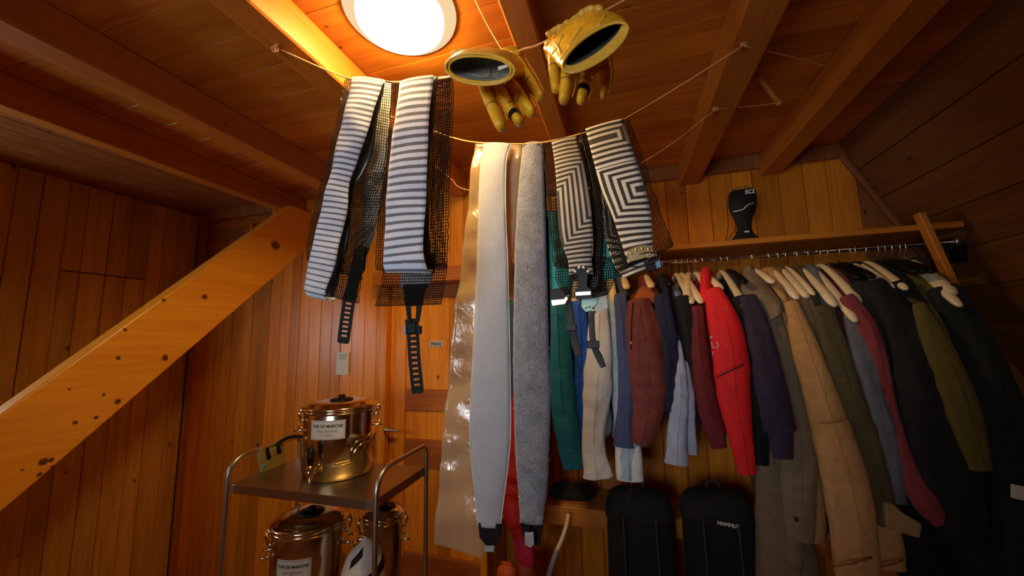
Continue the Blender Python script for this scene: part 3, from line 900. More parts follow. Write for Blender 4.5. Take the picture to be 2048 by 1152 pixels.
sheet('back_flap', [(742, 165, Y1 + .05, 782, 165, Y1 + .05), (735, 300, Y1 + .05, 775, 300, Y1 + .05), (732, 380, Y1 + .05, 764, 370, Y1 + .05), (726, 440, Y1 + .05, 756, 430, Y1 + .05), (722, 490, Y1 + .05, 743, 486, Y1 + .05), (720, 514, Y1 + .05, 731, 517, Y1 + .05)],
      M_offw, sk, 0.002, nu=5, nv=6, wob=.008, seed=5, label='off-white back flap')
strap('tail_strap', [(722, 498), (712, 540), (701, 585), (693, 635), (686, 687)], 12, Y1 + .04, M_rubber, sk, 8, 112, 177)
poly_plate('strap_head', [(716, 490), (733, 494), (728, 540), (712, 560)], Y1 + .036, 0.006, M_black, sk)

# second striped skin
Y2 = 0.94
sk = empty('climbing_skin', at(835, 158, Y2), 'wider striped climbing skin beside the first, long slotted strap with blue clip below', 'climbing skin', 'striped climbing skins on the front cord')
sheet('plush_strip', [(800, 163, Y2, 868, 151, Y2), (791, 235, Y2 - .008, 859, 225, Y2 - .008), (778, 330, Y2 - .01, 855, 320, Y2 - .01), (772, 420, Y2 - .012, 851, 415, Y2 - .012),
                      (768, 500, Y2 - .02, 846, 490, Y2 - .02), (767, 532, Y2 - .02, 852, 530, Y2 - .02), (774, 545, Y2 - .008, 860, 546, Y2 - .006), (784, 540, Y2 + .012, 866, 540, Y2 + .014)],
      M_bar2, sk, 0.0022, nu=10, nv=8, bulge=0.006, wob=0.004, seed=11)
sheet('glue_side', [(803, 164, Y2 + .006, 876, 153, Y2 + .006), (800, 240, Y2 + .012, 868, 232, Y2 + .012), (790, 330, Y2 + .018, 864, 330, Y2 + .018), (780, 440, Y2 + .02, 858, 440, Y2 + .02), (776, 538, Y2 + .02, 862, 540, Y2 + .02)],
      M_glue, sk, 0.002, nu=4, nv=5, wob=.004, seed=12)
net('net_backing', [(784, 168, Y2 + .014, 905, 152, Y2 + .014), (779, 240, Y2 + .016, 906, 215, Y2 + .02), (768, 340, Y2 + .02, 901, 320, Y2 + .03), (757, 440, Y2 + .03, 897, 420, Y2 + .03), (752, 540, Y2 + .03, 893, 540, Y2 + .03)], M_net, sk, seed=13)
net('net_tail', [(866, 160, Y2 + .032, 900, 156, Y2 + .034), (866, 300, Y2 + .034, 896, 290, Y2 + .04), (862, 420, Y2 + .038, 886, 410, Y2 + .04), (860, 536, Y2 + .036, 890, 530, Y2 + .04)], M_net, sk, seed=14)
net('net_hem', [(768, 530, Y2 + .036, 893, 528, Y2 + .036), (762, 575, Y2 + .038, 890, 572, Y2 + .038), (750, 612, Y2 + .04, 879, 608, Y2 + .04)], M_net, sk, seed=15)
sheet('back_flap', [(800, 500, Y2 + .06, 872, 500, Y2 + .06), (802, 545, Y2 + .06, 868, 545, Y2 + .06), (800, 576, Y2 + .06, 856, 576, Y2 + .06)], M_grey1, sk, 0.002, nu=4, nv=4, label='grey back flap')
poly_plate('strap_head', [(805, 570), (852, 568), (843, 610), (837, 645), (831, 645), (832, 612), (820, 612), (821, 640), (816, 645), (810, 610)], Y2 + .044, 0.006, M_rubber, sk)
strap('tail_strap', [(822, 638), (826, 670), (829, 720), (836, 787)], 12, Y2 + .05, M_rubber, sk, 12, 12, 132)
p = at(824, 655, Y2 + .04)
bk = obj('buckle', *box(p.x - .014, p.y - .006, p.z - .018, p.x + .016, p.y + .012, p.z + .014, .002), M_black, sk, False)
p = at(812, 660, Y2 + .035); obj('clip', *box(p.x - .003, p.y - .008, p.z - .012, p.x + .004, p.y + .006, p.z + .012, .001), M_blueclip, sk, False, label='blue clip')
p = at(840, 660, Y2 + .035); obj('clip', *box(p.x - .003, p.y - .008, p.z - .012, p.x + .004, p.y + .006, p.z + .012, .001), M_black, sk, False)
V, Fc = tube([at(818, 625, Y2 + .036), at(819, 640, Y2 + .036), at(828, 668, Y2 + .036)], 0.0015, 6); obj('cord_loop', V, Fc, M_black, sk)

# ------------------------------------------------------------------ plain grey skins and the plastic film
Y3 = 1.22
sk = empty('climbing_skin', at(995, 287, Y3), 'smooth light grey climbing skin ending in a black tapered tip', 'climbing skin')
rows = [(970, 286, Y3, 1022, 288, Y3), (962, 330, Y3 - .01, 1012, 325, Y3 - .01), (958, 420, Y3 - .012, 1011, 420, Y3 - .012), (955, 520, Y3 - .012, 1015, 520, Y3 - .012), (951, 620, Y3 - .012, 1018, 640, Y3 - .012),
        (945, 740, Y3 - .014, 1020, 750, Y3 - .014), (940, 850, Y3 - .014, 1021, 850, Y3 - .014), (945, 935, Y3 - .014, 1017, 920, Y3 - .014), (952, 1005, Y3 - .014, 1007, 1000, Y3 - .014), (957, 1052, Y3 - .014, 1000, 1055, Y3 - .014)]
sheet('plush_strip', rows, M_grey1, sk, 0.003, nu=10, nv=7, bulge=.008, wob=.003, seed=21, edge=.0015)
for s in (0, 3):
    pts = [at(r[s] + (0.5 if s else -0.5), r[s + 1], r[s + 2] - .001) for r in cr(rows, 6)]
    V, Fc = tube(pts, 0.0016, 6); obj('frayed_edge', V, Fc, M_edge, sk)
sheet('back_layer', [(1000, 288, Y3 + .03, 1044, 290, Y3 + .03), (1000, 380, Y3 + .03, 1037, 370, Y3 + .03), (1000, 480, Y3 + .03, 1030, 470, Y3 + .03), (1000, 600, Y3 + .03, 1022, 590, Y3 + .03)], M_film, sk, 0.001, nu=5, nv=6, wob=.01, seed=22, label='clear back sheet')
poly_plate('tip', [(956, 1046), (1001, 1048), (1000, 1075), (989, 1092), (972, 1092), (959, 1075)], Y3 - .02, 0.012, M_black, sk)
poly_plate('tip_hook', [(969, 1090), (989, 1090), (988, 1104), (968, 1104)], Y3 - .02, 0.008, M_greytip, sk, 'grey tip hook')
sh = empty('plastic_sheet', at(950, 287, Y3 + .02), 'clear crinkled plastic sheet hanging behind the smooth grey skin', 'plastic sheet')
YS = Y3 + .022
sheet('film', [(949, 286, YS, 1022, 290, YS), (937, 400, YS, 1016, 400, YS), (926, 500, YS + .01, 1014, 500, YS), (912, 610, YS, 1010, 620, YS), (896, 760, YS + .01, 1004, 770, YS), (885, 870, YS - .005, 1000, 880, YS),
               (875, 1000, YS, 985, 1020, YS), (866, 1090, YS, 963, 1117, YS)], M_film, sh, 0.0008, nu=14, nv=12, wob=.016, seed=23)
sk = empty('climbing_skin', at(1065, 287, Y3), 'salt-and-pepper grey climbing skin right of the smooth one, grey clip at its end', 'climbing skin')
YG = Y3 + .004
rows = [(1046, 288, YG, 1086, 285, YG), (1037, 380, YG - .01, 1089, 380, YG - .01), (1031, 480, YG - .014, 1092, 480, YG - .014), (1029, 580, YG - .014, 1095, 590, YG - .014), (1027, 700, YG - .014, 1098, 700, YG - .014), (1028, 800, YG - .014, 1101, 800, YG - .014),
        (1031, 900, YG - .014, 1098, 895, YG - .014), (1037, 980, YG - .014, 1095, 970, YG - .014), (1041, 1043, YG - .014, 1085, 1048, YG - .014)]
sheet('plush_strip', rows, M_grey2, sk, 0.004, nu=10, nv=7, bulge=.012, wob=.003, seed=24, edge=.0015)
sheet('glue_side', [(1050, 287, YG + .02, 1090, 287, YG + .02), (1050, 400, YG + .02, 1093, 400, YG + .02), (1050, 520, YG + .02, 1098, 520, YG + .02), (1050, 660, YG + .02, 1101, 650, YG + .02), (1050, 720, YG + .02, 1100, 720, YG + .02)], M_glue, sk, 0.002, nu=4, nv=5)
b = MB()
r2 = cr(rows, 6)
random.seed(5)
for r in r2[18:]:
    for s, sg_ in ((0, -1), (3, 1)):
        if random.random() < .55:
            x, yy, Y = r[s], r[s + 1] + random.uniform(-3, 3), r[s + 2] - .001
            b.add(*tube([at(x - sg_ * 1.5, yy, Y), at(x + sg_ * random.uniform(.5, 2.2), yy + random.uniform(-2, 2), Y)], 0.0008, 5))
o = b.build('frayed_edge', M_edge, sk); o['kind'] = 'stuff'
poly_plate('tip', [(1040, 1040), (1086, 1044), (1080, 1090), (1062, 1092), (1044, 1070)], YG + .004, 0.008, M_black, sk)
sheet('hem', [(1040, 1030, YG - .022, 1087, 1034, YG - .022), (1041, 1044, YG - .024, 1085, 1049, YG - .024)], M_grey2, sk, .006, nu=6, nv=4)
p0, p1 = at(1059, 1044, YG - .012), at(1056, 1090, YG - .012)
V, Fc = tube([p0, p1], 0.010, 12, True, 0.6); obj('pin', V, Fc, M_rubber, sk)
poly_plate('clip', [(1049, 1066), (1067, 1066), (1068, 1090), (1061, 1096), (1050, 1090)], YG - .026, 0.012, M_greytip, sk, 'grey clip')

# ------------------------------------------------------------------ patterned skins
Y5 = 1.185
sk = empty('climbing_skin', at(1128, 275, Y5), 'narrow brown and black patterned climbing skin ending in a round riveted black tip', 'climbing skin', 'patterned climbing skins')
sheet('plush_strip', [(1103, 283, Y5, 1153, 272, Y5), (1111, 340, Y5 - .008, 1167, 328, Y5 - .008), (1116, 420, Y5 - .01, 1179, 400, Y5 - .01), (1122, 480, Y5 - .012, 1186, 470, Y5 - .012), (1136, 520, Y5 - .012, 1183, 515, Y5 - .012), (1138, 549, Y5 - .012, 1187, 548, Y5 - .012)],
      M_nestL, sk, 0.0024, nu=10, nv=8, bulge=.006, wob=.003, seed=31)
net('net_backing', [(1085, 288, Y5 + .012, 1172, 267, Y5 + .012), (1092, 350, Y5 + .014, 1192, 330, Y5 + .014), (1100, 430, Y5 + .02, 1205, 400, Y5 + .02), (1104, 490, Y5 + .02, 1212, 470, Y5 + .02), (1107, 532, Y5 + .02, 1206, 540, Y5 + .02)], M_netlit, sk, seed=32)
net('net_tail', [(1113, 520, Y5 + .024, 1220, 515, Y5 + .024), (1113, 560, Y5 + .026, 1232, 550, Y5 + .026), (1136, 596, Y5 + .03, 1215, 588, Y5 + .03)], M_net, sk, seed=33)
net('net_side', [(1094, 380, Y5 - .002, 1116, 380, Y5 - .002), (1098, 440, Y5 - .004, 1122, 440, Y5 - .004), (1106, 490, Y5 - .004, 1136, 490, Y5 - .004), (1118, 534, Y5 - .004, 1137, 534, Y5 - .004)], M_netlit, sk, seed=34)
sheet('glue_side', [(1156, 275, Y5 + .03, 1176, 268, Y5 + .03), (1176, 350, Y5 + .03, 1196, 345, Y5 + .03), (1184, 440, Y5 + .03, 1205, 440, Y5 + .03), (1184, 520, Y5 + .03, 1206, 530, Y5 + .03), (1150, 590, Y5 + .03, 1204, 584, Y5 + .03)], M_glue, sk, .002, nu=4, nv=5)
half = [(1145 + 17.5 - 17.5 * math.cos(t), 549 - 17 * math.sin(t)) for t in [k * PI / 12 for k in range(13)]]
tipo = poly_plate('tip', half, Y5 - .02, .005, M_black, sk)
for x, yy in ((1150, 543), (1158, 535), (1167, 535), (1176, 543)):
    p = at(x, yy, Y5 - .021)
    V, Fc = tube([p + Vector((0, -.0015, 0)), p + Vector((0, .003, 0))], .0042, 12); obj('rivet', V, Fc, M_white, tipo)
poly_plate('hook_body', [(1154, 548), (1176, 548), (1174, 572), (1184, 580), (1184, 596), (1152, 598), (1152, 580), (1157, 572)], Y5 - .022, .014, M_black, sk)
poly_plate('hook_plate', [(1150, 584), (1182, 582), (1182, 590), (1151, 592)], Y5 - .024, .003, M_satin, sk, 'metal hook plate')
pts = [at(1182 + 33 * math.cos(t), 585 + 9 * math.sin(t), Y5 - .012 + .01 * math.cos(t)) for t in [k * 2 * PI / 24 for k in range(25)]]
V, Fc = tube(pts, .0016, 7, False); obj('wire_loop', V, Fc, M_black, sk)
# its release sheet and tail strap behind
sheet('release_sheet', [(1090, 420, Y5 + .06, 1138, 425, Y5 + .06), (1096, 480, Y5 + .06, 1139, 480, Y5 + .06), (1100, 550, Y5 + .06, 1142, 550, Y5 + .06), (1103, 592, Y5 + .06, 1138, 590, Y5 + .06)], M_teal, sk, .0012, nu=5, nv=6, wob=.006, seed=35, label='teal release sheet')
poly_plate('tail_buckle', [(1100, 580), (1132, 572), (1140, 588), (1134, 606), (1110, 612), (1102, 604)], Y5 + .045, .010, M_black, sk)
poly_plate('buckle_frame', [(1102, 600), (1128, 598), (1137, 586), (1140, 590), (1130, 608), (1104, 612)], Y5 + .040, .004, M_brass, sk, 'brass buckle frame')
sheet('tail_strap', [(1128, 604, Y5 + .05, 1144, 602, Y5 + .05), (1136, 650, Y5 + .05, 1151, 648, Y5 + .05), (1143, 690, Y5 + .05, 1158, 686, Y5 + .05), (1152, 716, Y5 + .05, 1165, 709, Y5 + .05)], M_web, sk, .002, nu=3, nv=4)
p = at(1143, 655, Y5 + .045); obj('strap_slider', *box(p.x - .018, p.y - .006, p.z - .011, p.x + .016, p.y + .006, p.z + .011, .002), M_black, sk, False)

Y6 = 1.165
sk = empty('climbing_skin', at(1210, 250, Y6), 'pale and black patterned climbing skin farthest right, brass clamp plate at its end', 'climbing skin', 'patterned climbing skins')
sheet('plush_strip', [(1171, 258, Y6, 1246, 238, Y6), (1184, 310, Y6 - .008, 1262, 290, Y6 - .008), (1202, 375, Y6 - .01, 1283, 355, Y6 - .01), (1224, 430, Y6 - .012, 1301, 425, Y6 - .012), (1244, 490, Y6 - .012, 1305, 480, Y6 - .012), (1256, 527, Y6 - .012, 1306, 503, Y6 - .012)],
      M_nestR, sk, .0024, nu=10, nv=8, bulge=.006, wob=.003, seed=41)
net('net_backing', [(1160, 262, Y6 + .012, 1256, 236, Y6 + .012), (1180, 340, Y6 + .014, 1286, 315, Y6 + .014), (1195, 410, Y6 + .02, 1305, 380, Y6 + .02), (1215, 480, Y6 + .02, 1326, 440, Y6 + .02), (1237, 545, Y6 + .02, 1347, 492, Y6 + .02)], M_netlit, sk, seed=42)
net('net_side', [(1204, 375, Y6 + .002, 1226, 390, Y6 + .002), (1222, 440, Y6 - .002, 1246, 450, Y6 - .002), (1238, 490, Y6 - .002, 1258, 495, Y6 - .002), (1246, 536, Y6 - .002, 1262, 524, Y6 - .002)], M_netlit, sk, seed=43)
sheet('fold_back', [(1196, 300, Y6 + .035, 1262, 300, Y6 + .035), (1204, 400, Y6 + .035, 1270, 400, Y6 + .035), (1212, 480, Y6 + .035, 1280, 490, Y6 + .035), (1228, 530, Y6 + .03, 1292, 510, Y6 + .03), (1248, 556, Y6 + .015, 1300, 534, Y6 + .015)], M_nestR, sk, .002, nu=6, nv=6, wob=.006, seed=44)
sheet('glue_side', [(1180, 300, Y6 + .05, 1210, 300, Y6 + .05), (1190, 400, Y6 + .05, 1214, 400, Y6 + .05), (1198, 500, Y6 + .05, 1222, 500, Y6 + .05), (1206, 560, Y6 + .05, 1236, 556, Y6 + .05)], M_teal, sk, .0012, nu=4, nv=5, label='teal release sheet')
def rot(pts, c, a):
    ca, sa = math.cos(a), math.sin(a)
    return [(c[0] + (x - c[0]) * ca - (y - c[1]) * sa, c[1] + (x - c[0]) * sa + (y - c[1]) * ca) for x, y in pts]
half = [(1281 - 27 * math.cos(t), 508 - 17 * math.sin(t) ** .6) for t in [k * PI / 12 for k in range(13)]] + [(1308, 518), (1254, 518)]
tipo = poly_plate('clamp_plate', rot(half, (1281, 508), math.radians(-14)), Y6 - .022, .004, M_brass, sk, 'brass clamp plate')
for k in range(4):
    x, yy = rot([(1263 + k * 12, 503 - (5 if k in (1, 2) else 0))], (1281, 508), math.radians(-14))[0]
    p = at(x, yy, Y6 - .023)
    V, Fc = tube([p + Vector((0, -.001, 0)), p + Vector((0, .003, 0))], .0036, 10); obj('rivet', V, Fc, M_brass, tipo)
pts = [at(*rot([(1286 + 36 * math.cos(t), 519 + 12 * math.sin(t))], (1286, 519), math.radians(-14))[0], Y6 - .022 - .012 * math.cos(t * 1)) for t in [k * 2 * PI / 24 for k in range(25)]]
V, Fc = tube(pts, .0018, 7, False); obj('wire_loop', V, Fc, M_black, sk)
for k in range(5):
    c_ = at(1296 + 4 * k, 514 - 1.2 * k, Y6 - .02)
    pts = [c_ + Vector((0, math.cos(t) * .008, math.sin(t) * .011)) for t in [j * 2 * PI / 12 for j in range(13)]]
    V, Fc = tube(pts, .0013, 6, False); obj('spring_coil', V, Fc, M_wire, sk)
poly_plate('hook_body', rot([(1290, 520), (1318, 520), (1316, 540), (1292, 540)], (1304, 530), math.radians(-12)), Y6 - .016, .02, M_black, sk)
poly_plate('clip', rot([(1311, 522), (1321, 520), (1322, 534), (1313, 537)], (1316, 528), math.radians(-8)), Y6 - .024, .02, M_blueclip, sk, 'blue clip')
# mint tail plate and strap behind this skin
tipo = poly_plate('tail_plate', [(1164, 588), (1196, 586), (1194, 606), (1184, 620), (1172, 624), (1163, 614)], Y6 + .055, .004, M_mint, sk, 'mint green tail plate')
for x, yy in ((1172, 616), (1179, 614), (1186, 616)):
    p = at(x, yy, Y6 + .0545); V, Fc = tube([p + Vector((0, -.0008, 0)), p + Vector((0, .002, 0))], .003, 8); obj('rivet', V, Fc, M_black, tipo)
poly_plate('tail_tag', [(1190, 584), (1212, 580), (1216, 616), (1186, 628)], Y6 + .062, .002, M_paper, sk, 'white tail tag')
sheet('tail_strap', [(1177, 622, Y6 + .05, 1189, 622, Y6 + .05), (1178, 660, Y6 + .05, 1190, 660, Y6 + .05), (1181, 690, Y6 + .05, 1194, 690, Y6 + .05), (1192, 718, Y6 + .05, 1205, 712, Y6 + .05), (1202, 736, Y6 + .05, 1212, 733, Y6 + .05)], M_web, sk, .002, nu=3, nv=4)
p = at(1187, 689, Y6 + .042); obj('strap_slider', *box(p.x - .020, p.y - .007, p.z - .012, p.x + .018, p.y + .006, p.z + .012, .002), M_black, sk, False)

# ------------------------------------------------------------------ gloves
def ering(cx, cy, a, b, tilt, Y, n=28, wob=0.0, seed=0, sq=1.0, dy=0.0):
    out = []
    t0 = math.radians(tilt)
    for j in range(n):
        an = 2 * PI * j / n
        k = 1 + wob * mnoise.noise(Vector((math.cos(an) * 1.7 + seed, math.sin(an) * 1.7, Y * 40)))
        ca, sa = math.cos(an), math.sin(an)
        x = a * k * math.copysign(abs(ca) ** sq, ca); y = b * k * math.copysign(abs(sa) ** sq, sa)
        out.append(at(cx + x * math.cos(t0) - y * math.sin(t0), cy + x * math.sin(t0) + y * math.cos(t0), Y + dy * sa))
    return out
def crumple(rings, k, amp, scale, seed):
    out = cr([tuple(c for v in r for c in v) for r in rings], k)
    res = []
    for i, f in enumerate(out):
        ring = [Vector(f[3 * j:3 * j + 3]) for j in range(len(f) // 3)]
        c = sum(ring, Vector()) / len(ring)
        e = min(1, i / (k * 1.5))
        nr = []
        for v in ring:
            d = (v - c).normalized()
            q = v * scale + Vector((seed * 3.1, seed, 0))
            h = (1 - 2 * abs(mnoise.noise(q))) * .6 + mnoise.noise(q * 2.3) * .5
            nr.append(v + d * amp * h * e)
        res.append(nr)
    return res
def sub(o, n=1):
    md = o.modifiers.new('subsurf', 'SUBSURF'); md.levels = n; md.render_levels = n
    return o
def finger(parent, pts, Y, mat=None, band=None, seams=()):
    """pts (x, y, halfwidth px, dY)"""
    P = cr(pts, 4)
    path = [at(p[0], p[1], Y + p[3]) for p in P]
    rad = [pw(2 * p[2], p[0], p[1], Y + p[3]) / 2 * 1.10 for p in P]
    # rounded end
    d = (path[-1] - path[-2]).normalized()
    r = rad[-1]
    for t in (0.30, 0.55, 0.75, 0.85):
        path.append(Vector(path[len(P) - 1]) + d * r * t); rad.append(r * math.sqrt(max(0.02, 1 - (t / .86) ** 3)))
    V, Fc = tube(path, rad, 14, True, 0.66)
    o = obj('finger', V, Fc, mat or M_leather, parent); sub(o, 1)
    for s in seams:
        i = int(s * (len(P) - 1)); q = path[i]; dd_ = (path[i + 1] - path[i - 1]).normalized()
        V, Fc = tube([q - dd_ * .0012, q, q + dd_ * .0012], [rad[i] * .99, rad[i] * 1.02, rad[i] * .99], 14, False, 0.67)
        obj('seam', V, Fc, M_seam, o)
    # side welt
    a = []
    for i in range(1, len(P)):
        t = (path[i] - path[i - 1]).normalized(); sd = t.cross(Vector((0, 1, 0))).normalized()
        a.append(path[i] + sd * rad[i] * 0.96)
    V, Fc = tube(a, 0.0011, 6); obj('welt', V, Fc, M_leather2, o)
    if band is not None:
        i = int(band * (len(P) - 1)); q = path[i]; dd_ = (path[i + 1] - path[i - 1]).normalized()
        V, Fc = tube([q - dd_ * .006, q + dd_ * .006], [rad[i] * 1.05, rad[i] * 1.05], 14, False, 0.67)
        obj('black_band', V, Fc, M_black, o, label='black finger band')

G = empty('work_glove', at(975, 125, .76), 'yellow leather work glove hung nearer the lamp, grey lined cuff facing out', 'glove', 'yellow leather gloves on the cord')
rings = [ering(960, 138, 70, 32, 4, .655, wob=.03, seed=1), ering(961, 137, 71, 34, 4, .664, wob=.03, seed=2), ering(964, 133, 70, 37, 4, .69, wob=.05, seed=3), ering(972, 130, 70, 34, 5, .72, wob=.08, seed=4),
         ering(985, 128, 66, 31, 8, .745, wob=.10, seed=5), ering(1000, 132, 58, 30, 12, .765, wob=.08, seed=6), ering(1010, 150, 54, 26, 16, .772, wob=.05, seed=7), ering(1013, 174, 50, 18, 18, .772, seed=8), ering(1020, 192, 44, 10, 20, .772, seed=9), ering(1024, 200, 36, 3, 22, .774, seed=9)]
sub(obj('shell', *loft(crumple(rings, 3, .0042, 38, 1), False, True), M_leather, G), 1)
rin = [ering(960, 138, 69, 31, 4, .656, wob=.03, seed=1), ering(959, 135.5, 64, 26, 4, .662, sq=.9, seed=2), ering(962, 134, 60, 25, 4, .69, seed=3), ering(970, 132, 56, 22, 5, .715, seed=4), ering(978, 131, 40, 14, 5, .735)]
sub(obj('lining', *loft(rin, False, True), cloth('grey lining', (0.36, 0.32, 0.25), 0.9, 300, 0.9), G), 1)
rm = ering(960, 138, 69, 31, 4, .654, n=40); V, Fc = tube(rm + [rm[0], rm[1]], .0030, 8, False); obj('cuff_rim', V, Fc, M_leather2, G)
rm = ering(960, 138.5, 62, 25.5, 4, .656, n=40, sq=.9); V, Fc = tube(rm + [rm[0], rm[1]], .0022, 8, False); obj('cuff_seam', V, Fc, M_leather, G)
poly_plate('care_label', [(996, 133), (1013, 129), (1015, 134), (996, 141)], .660, .001, M_paper, G, 'white care label', 0)
finger(G, [(968, 165, 17, -.04), (980, 200, 17, -.03), (990, 225, 16, -.025), (1000, 248, 15, -.025)], .775, seams=(.55,))
finger(G, [(992, 165, 17, -.03), (1008, 195, 17, -.025), (1022, 220, 15.5, -.02), (1036, 240, 13.5, -.02)], .775, band=.86, seams=(.62,))
finger(G, [(1018, 165, 16, -.025), (1034, 185, 16, -.02), (1048, 205, 15, -.02), (1060, 222, 13, -.02)], .777, seams=(.6,))
finger(G, [(1032, 125, 18, -.02), (1046, 145, 16, -.015), (1060, 165, 15, -.012), (1078, 190, 11, -.012)], .775, seams=(.7,))
V, Fc = loft([ering(1018, 104, 20, 9, 10, .775), ering(1028, 100, 16, 8, 5, .785), ering(1034, 110, 12, 8, 0, .79)]); obj('thumb_fold', V, Fc, M_leather, G)
rm = [at(x, yy, .725) for x, yy in ((905, 108), (925, 100), (950, 103), (975, 98), (1000, 104), (1012, 108))]
V, Fc = tube(cr(rm, 4), .004, 8); obj('wrist_gather', V, Fc, M_leather2, G)

G = empty('work_glove', at(1170, 70, .76), 'yellow leather work glove hung on the right, black lined cuff tilted up to the right', 'glove', 'yellow leather gloves on the cord')
rings = [ering(1191, 95, 77, 28, -35, .625, wob=.02, seed=11), ering(1189, 93, 79, 32, -35, .635, wob=.03, seed=12), ering(1182, 85, 79, 40, -34, .66, wob=.05, seed=13), ering(1172, 76, 76, 43, -32, .69, wob=.07, seed=14),
         ering(1160, 71, 72, 38, -30, .715, wob=.10, seed=15), ering(1152, 76, 66, 32, -26, .735, wob=.10, seed=16), ering(1150, 96, 60, 26, -14, .75, wob=.05, seed=17), ering(1152, 125, 54, 20, -6, .757, seed=18), ering(1154, 146, 50, 10, -2, .76, seed=19)]
sub(obj('shell', *loft(crumple(rings, 3, .0050, 36, 4), False, True), M_leather, G), 1)
rin = [ering(1191, 95, 75.5, 26.5, -35, .626, wob=.02, seed=11), ering(1187, 88, 67, 16, -37, .632, seed=12), ering(1185, 87, 62, 15, -36, .66, seed=13), ering(1178, 82, 52, 15, -34, .69, seed=14)]
sub(obj('lining', *loft(rin, False, True), M_lining, G), 1)
sub(obj('cuff_facing', *loft([ering(1191, 95, 76, 27, -35, .6255, wob=.02, seed=11), ering(1187, 88.5, 68, 17, -37, .631, seed=12)], False, False), M_leather2, G), 1)
rm = ering(1191, 95, 77, 28, -35, .624, n=44, wob=.02, seed=11); V, Fc = tube(rm + [rm[0], rm[1]], .0022, 8, False); obj('cuff_rim', V, Fc, M_leather2, G)
finger(G, [(1100, 82, 17, -.03), (1106, 110, 15.5, -.02), (1108, 145, 14.5, -.015), (1111, 174, 12.5, -.015)], .755, seams=(.66,))
finger(G, [(1136, 120, 18, -.03), (1134, 150, 18, -.02), (1131, 175, 17.5, -.015), (1128, 194, 15, -.015)], .757, seams=(.55,))
finger(G, [(1172, 120, 18, -.03), (1171, 150, 18, -.02), (1168, 175, 17, -.015), (1163, 196, 13.5, -.015)], .757, band=.80, seams=(.5,))
finger(G, [(1200, 100, 18, -.02), (1206, 130, 17, -.015), (1210, 155, 15, -.012), (1206, 188, 9, -.012)], .757, seams=(.55,))
gp = cr([(1094, 74), (1104, 64), (1118, 58), (1130, 51), (1142, 44), (1154, 36), (1166, 27), (1180, 19), (1194, 17), (1206, 22)], 4)
pth = [at(x, yy, .700 + .006 * mnoise.noise(Vector((x * .11, 0, 0)))) for x, yy in gp]
rad = [.0075 + .0045 * mnoise.noise(Vector((x * .13, 4, 2))) for x, yy in gp]
rad[0] = rad[-1] = .003
sub(obj('wrist_gather', *tube(pth, rad, 10), M_leather2, G), 1)
from mathutils.bvhtree import BVHTree
def cast(bvh, px, py, back=0.0008):
    d = (at(px, py, 1.0) - Vector((0, 0, CZ))).normalized()
    hit = bvh.ray_cast(Vector((0, 0, CZ)), d)[0]
    return None if hit is None else hit + d * back
gsh = crumple(rings, 3, .0050, 36, 4)
gv, gf = loft(gsh, False, True)
bvh = BVHTree.FromPolygons(gv, [tuple(f) for f in gf])
for pts in (((1104, 108), (1112, 98), (1120, 84), (1124, 70)), ((1120, 122), (1134, 102), (1154, 80), (1180, 60), (1204, 48)), ((1136, 96), (1150, 74), (1162, 54)), ((1108, 84), (1116, 94), (1122, 108)), ((1196, 50), (1206, 40), (1210, 28))):
    q = [cast(bvh, x, yy) for x, yy in cr(pts, 5)]
    q = [v for v in q if v is not None]
    if len(q) < 4: continue
    V, Fc = tube(q, [.0006] + [.0024] * (len(q) - 2) + [.0006], 8)
    obj('crease', V, Fc, M_leather2, G)

# ------------------------------------------------------------------ hangers and clothes on the rod
def hookx(px):
    # where the hook sits along the rod
    best = None
    for k in range(60):
        py = 440 + k * 2.5
        p = at(px, py, YRD)
        if best is None or abs(p.z - ZR) < abs(best.z - ZR): best = p
    return best.x
ZHG = ZR - 0.082       # top of a hanger's shoulders
def hanger(px, label, mat=None, yaw=0.0, drop=0.165, arm=0.215, r=0.0180, hookmat=None, group='wooden hangers on the rod', name='clothes_hanger', zoff=0.014):
    X = hookx(px)
    rt = empty(name, (X, YRD, ZR), label, 'hanger', group)
    Rz = Matrix.Rotation(yaw, 4, 'Z')
    pts = []; rad = []
    N = 20
    for k in range(N + 1):
        s = -1 + 2 * k / N
        z = -drop * abs(s) ** 1.35
        pts.append(Vector((X, YRD, ZHG + zoff)) + Rz @ Vector((0.012 * s * s, s * arm, z)))
        rad.append(r * (0.72 + 0.5 * abs(s)) * (0.55 if k in (0, N) else 1.0))
    V, Fc = tube(pts, rad, 12, True, 0.72)
    sub(obj('bar', V, Fc, mat or M_hang, rt), 1)
    hp = []
    for k in range(15):
        t = math.radians(-60 + k * 17.5)
        hp.append(Vector((X, YRD, ZR)) + Rz @ Vector((0.0, math.cos(t) * 0.0155, math.sin(t) * 0.0155)))
    hp = hp[::-1]
    hp = [Vector((X, YRD, ZHG + zoff - 0.004)), Vector((X, YRD, ZHG + zoff + 0.03)), Vector((X, YRD, ZR)) + Rz @ Vector((0, -0.0155, -0.022))][:3] + [Vector((X, YRD, ZR)) + Rz @ Vector((0, -math.cos(math.radians(a)) * .0157, math.sin(math.radians(a)) * .0157)) for a in range(-20, 215, 18)]
    V, Fc = tube(hp, 0.0017, 7); obj('hook', V, Fc, hookmat or M_wire, rt)
    return X
